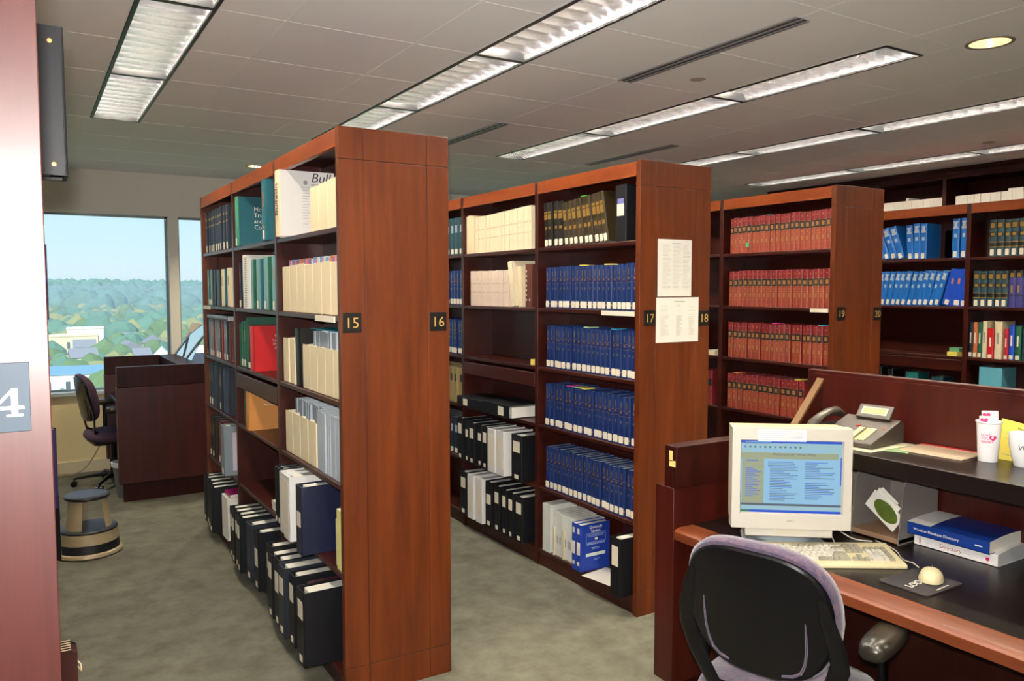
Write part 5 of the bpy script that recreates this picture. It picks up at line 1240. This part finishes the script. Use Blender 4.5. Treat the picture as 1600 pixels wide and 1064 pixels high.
sx, sy = .290, 5.60
t = thing('kick_step_stool', 'round beige and black rolling step stool on the carpet at the left', 'step stool', (sx, sy, 0), (0, 0, R(20)))
SBG = mat('stool_beige', (176, 156, 122), rough=.38, metal=.1); SBK = mat('stool_black', (22, 22, 26), rough=.45); STR = mat('rubber_tread', (58, 60, 66), rough=.5)
obj('base_ring', MB().lathe([(.188, .006), (.193, .012), (.188, .028), (.178, .034)], (0, 0, 0), SBG, n=48, cap=False).lathe([(.001, .03), (.178, .034)], (0, 0, 0), SBG, n=48, cap=False), t)
obj('bumper_band', MB().lathe([(.179, .034), (.174, .085)], (0, 0, 0), SBK, n=48, cap=False), t)
obj('lower_drum', MB().lathe([(.172, .085), (.165, .152)], (0, 0, 0), SBG, n=48, cap=False), t)
obj('lower_step', MB().lathe([(.165, .152), (.168, .156), (.167, .164), (.160, .170), (.001, .171)], (0, 0, 0), SBK, n=48, cap=False).lathe([(.001, .1715), (.150, .1708)], (0, 0, 0), STR, n=48, cap=False), t)
for a0 in (205, 320, 95):
    b = MB(); vs = []; K = 8
    for rr, zz in ((.136, .170), (.112, .352), (.108, .352), (.132, .170)):
        wd = 52 if zz < .2 else 58
        for k in range(K+1):
            a = R(a0-wd/2+wd*k/K); vs.append((rr*math.cos(a), rr*math.sin(a), zz))
    fs = []
    for q in range(4):
        for k in range(K): fs.append((q*(K+1)+k, q*(K+1)+k+1, ((q+1) % 4)*(K+1)+k+1, ((q+1) % 4)*(K+1)+k))
    fs += [(0, (K+1), 2*(K+1), 3*(K+1)), (K, 3*(K+1)+K, 2*(K+1)+K, (K+1)+K)]
    obj('upright_leg', b.add(vs, fs, SBG), t, smooth=50)
obj('top_step', MB().lathe([(.116, .350), (.128, .354), (.131, .362), (.128, .372), (.120, .376), (.001, .377)], (0, 0, 0), SBK, n=48, cap=False).lathe([(.001, .3775), (.112, .3765)], (0, 0, 0), STR, n=48, cap=False), t)

# ------------------------------------------------------------------ outside the window
GZ = -26.0
def relief(x, y):
    h = GZ
    if y > 900: s = min(1, (y-900)/1300); h += (s*s*(3-2*s))*(25.5+1.6*math.sin(x/170+.7)+1.1*math.sin(x/71))
    return h
g = MB(); NX, NY = 60, 70
ys_ = [40*(1.072**k) for k in range(NY+1)]
GR = mat('grass_scrub', (120, 132, 92), rough=1, var=.35, scale=.02)
def gf(u_, v_):
    y = ys_[int(round(v_*NY))]; x = -y*.9-80+(y*2.2+160)*u_
    return (x, y, relief(x, y))
terr = obj('ground', g.grid(gf, NX, NY, GR)); terr['kind'] = 'structure'
FOL = [mat('foliage_%s' % n, c, rough=1, var=.3, scale=.05) for n, c in (('green', (98, 124, 82)), ('blue_green', (92, 128, 108)), ('olive', (140, 142, 92)), ('far', (98, 134, 120)))]  # the bluer tints put distance haze into the leaf colour
ico_v = []; ico_f = []
import bmesh
bm_ = bmesh.new(); bmesh.ops.create_icosphere(bm_, subdivisions=2, radius=1); bm_.verts.ensure_lookup_table()
ico_v = [tuple(v.co) for v in bm_.verts]; ico_f = [tuple(v.index for v in f.verts) for f in bm_.faces]; bm_.free()
rt = random.Random(11)
def road_x(y): return 6+.000125*(y-250)*(y-250)*.55 if False else (62-.155*(y-330) if y < 900 else 0)
def blocked(x, y):
    if 330 < y < 860 and abs(x-hw(y)) < 17: return True
    for q in KEEP:
        if q[0] < x < q[1] and q[2] < y < q[3]: return True
    return False
def hw(y): return 118*(y/480.0)**.1-(y-440)*.155 if y > 0 else 0
KEEP = [(-10, 34, 205, 262), (-6, 30, 345, 395), (30, 110, 285, 345)]
def forest(name, label, n, ya, yb, ra, rb, mats, wx=(-.25, .55), yp=1.0):
    f = MB()
    for _ in range(n):
        y = ya+(yb-ya)*rt.random()**yp; x = y*(wx[0]+(wx[1]-wx[0])*rt.random()); r_ = rt.uniform(ra, rb)
        if blocked(x, y): continue
        z = relief(x, y)+r_*.6; m = rt.choice(mats); s = [rt.uniform(.8, 1.25) for _ in range(3)]
        f.add([(x+v[0]*r_*s[0]*(1+.35*rt.random()), y+v[1]*r_*s[1], z+v[2]*r_*s[2]*(1+.4*rt.random())) for v in ico_v], ico_f, m)
    o = obj(name, f, smooth=0); tag(o, label, 'trees'); o['kind'] = 'stuff'
forest('near_trees', 'green and olive trees between the houses outside the window', 900, 190, 480, 2.2, 4.6, [FOL[0], FOL[2], FOL[0], FOL[1]], wx=(-.1, .35))
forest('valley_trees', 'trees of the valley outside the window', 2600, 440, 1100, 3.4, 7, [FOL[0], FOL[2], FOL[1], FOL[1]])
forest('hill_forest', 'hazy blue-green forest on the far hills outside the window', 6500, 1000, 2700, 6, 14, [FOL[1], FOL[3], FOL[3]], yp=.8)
hz = bpy.data.materials.new('haze'); hz.use_nodes = True; hz.node_tree.nodes.remove(hz.node_tree.nodes['Principled BSDF'])
vs_ = hz.node_tree.nodes.new('ShaderNodeVolumeScatter'); vs_.inputs['Color'].default_value = (.80, .93, 1, 1); vs_.inputs['Density'].default_value = .0006; vs_.inputs['Anisotropy'].default_value = .2
hz.node_tree.links.new(vs_.outputs[0], hz.node_tree.nodes['Material Output'].inputs['Volume'])
ho = obj('haze', MB().box(-2600, 3600, 120, 3300, -40, 8, hz), smooth=0); ho['kind'] = 'stuff'; ho['label'] = 'thin haze over the valley outside the window'; ho['category'] = 'haze'
# highway
rd = MB(); n = 24; vs = []
for k in range(n+1):
    y = 330+530*k/n; x = hw(y); w_ = 13
    vs += [(x-w_, y, GZ+3.0), (x+w_, y, GZ+3.0)]
rd.add(vs, [(2*k, 2*k+1, 2*k+3, 2*k+2) for k in range(n)], mat('highway_asphalt', (170, 166, 158), rough=.9, scale=.1))
ro = obj('highway', rd); ro['kind'] = 'structure'
HW = mat('house_wall_white', (226, 222, 212), rough=.8); HR = mat('house_roof_grey', (132, 134, 140), rough=.8)
def house(x, y, w, d, h, rh, label, name='house', wm=None, rm=None, grp=None, cat='house'):
    t = thing(name, label, cat, (x, y, relief(x, y)), (0, 0, R((int(x*7+y) % 5)*4-8)), group=grp)
    obj('walls', MB().box(-w/2, w/2, -d/2, d/2, 0, h, wm or HW), t, smooth=0)
    if rh: obj('roof', MB().prism([(-d/2-.4, h), (d/2+.4, h), (0, h+rh)], -w/2-.4, w/2+.4, rm or HR, axis=0), t, smooth=0) if (int(x) % 2) else obj('roof', MB().prism([(h, -w/2-.4), (h, w/2+.4), (h+rh, 0)][::-1], -d/2-.4, d/2+.4, rm or HR, axis=1), t, smooth=0)
    else: obj('roof', MB().box(-w/2-.2, w/2+.2, -d/2-.2, d/2+.2, h, h+.5, rm or HR), t, smooth=0)
    wn = MB()
    for k in range(max(2, int(w/4))):
        xx = -w/2+w*(k+.5)/max(2, int(w/4)); wn.box(xx-.5, xx+.5, -d/2-.05, -d/2+.01, h*.45, h*.75, mat('dark_panes', (90, 100, 110), rough=.3))
    obj('window_row', wn, t, smooth=0)
house(12, 236, 42, 22, 6.5, 0, 'long flat white building with blue-grey roof nearest outside the window', 'warehouse', rm=mat('roof_blue', (120, 160, 190), rough=.6), cat='building')
house(11, 372, 26, 16, 9, 0, 'cream flat-roofed building left of centre outside the window', 'apartment_block', wm=mat('cream_stucco', (228, 214, 176), rough=.8), rm=mat('cream_stucco', 0), cat='building')
house(22, 392, 14, 12, 11, 0, 'white block behind the cream building outside the window', 'apartment_block', rm=HW, cat='building')
tag(obj('chimney_tower', MB().box(5, 7, 371, 373, GZ, GZ+16, mat('cream_stucco', 0)), smooth=0), 'slim cream tower on the cream building outside the window', 'tower')
for i, (x, y) in enumerate(((33.5, 300), (40.5, 302), (47, 299), (53.5, 303), (60, 300), (67, 304))):
    house(x, y, 5.2, 8, 4.5, 3.2, 'white gabled house in the row above the far carrel outside the window', grp='white gabled houses in a row', rm=HW if i % 2 else None)
for i in range(26):
    y = rt.uniform(300, 700); x = y*rt.uniform(.0, .26)
    if abs(x-hw(y)) < 22: continue
    house(x, y, rt.uniform(7, 13), rt.uniform(7, 10), rt.uniform(4, 6), 3, 'small pale house scattered among the trees outside the window', grp='scattered pale houses')
clear_used()
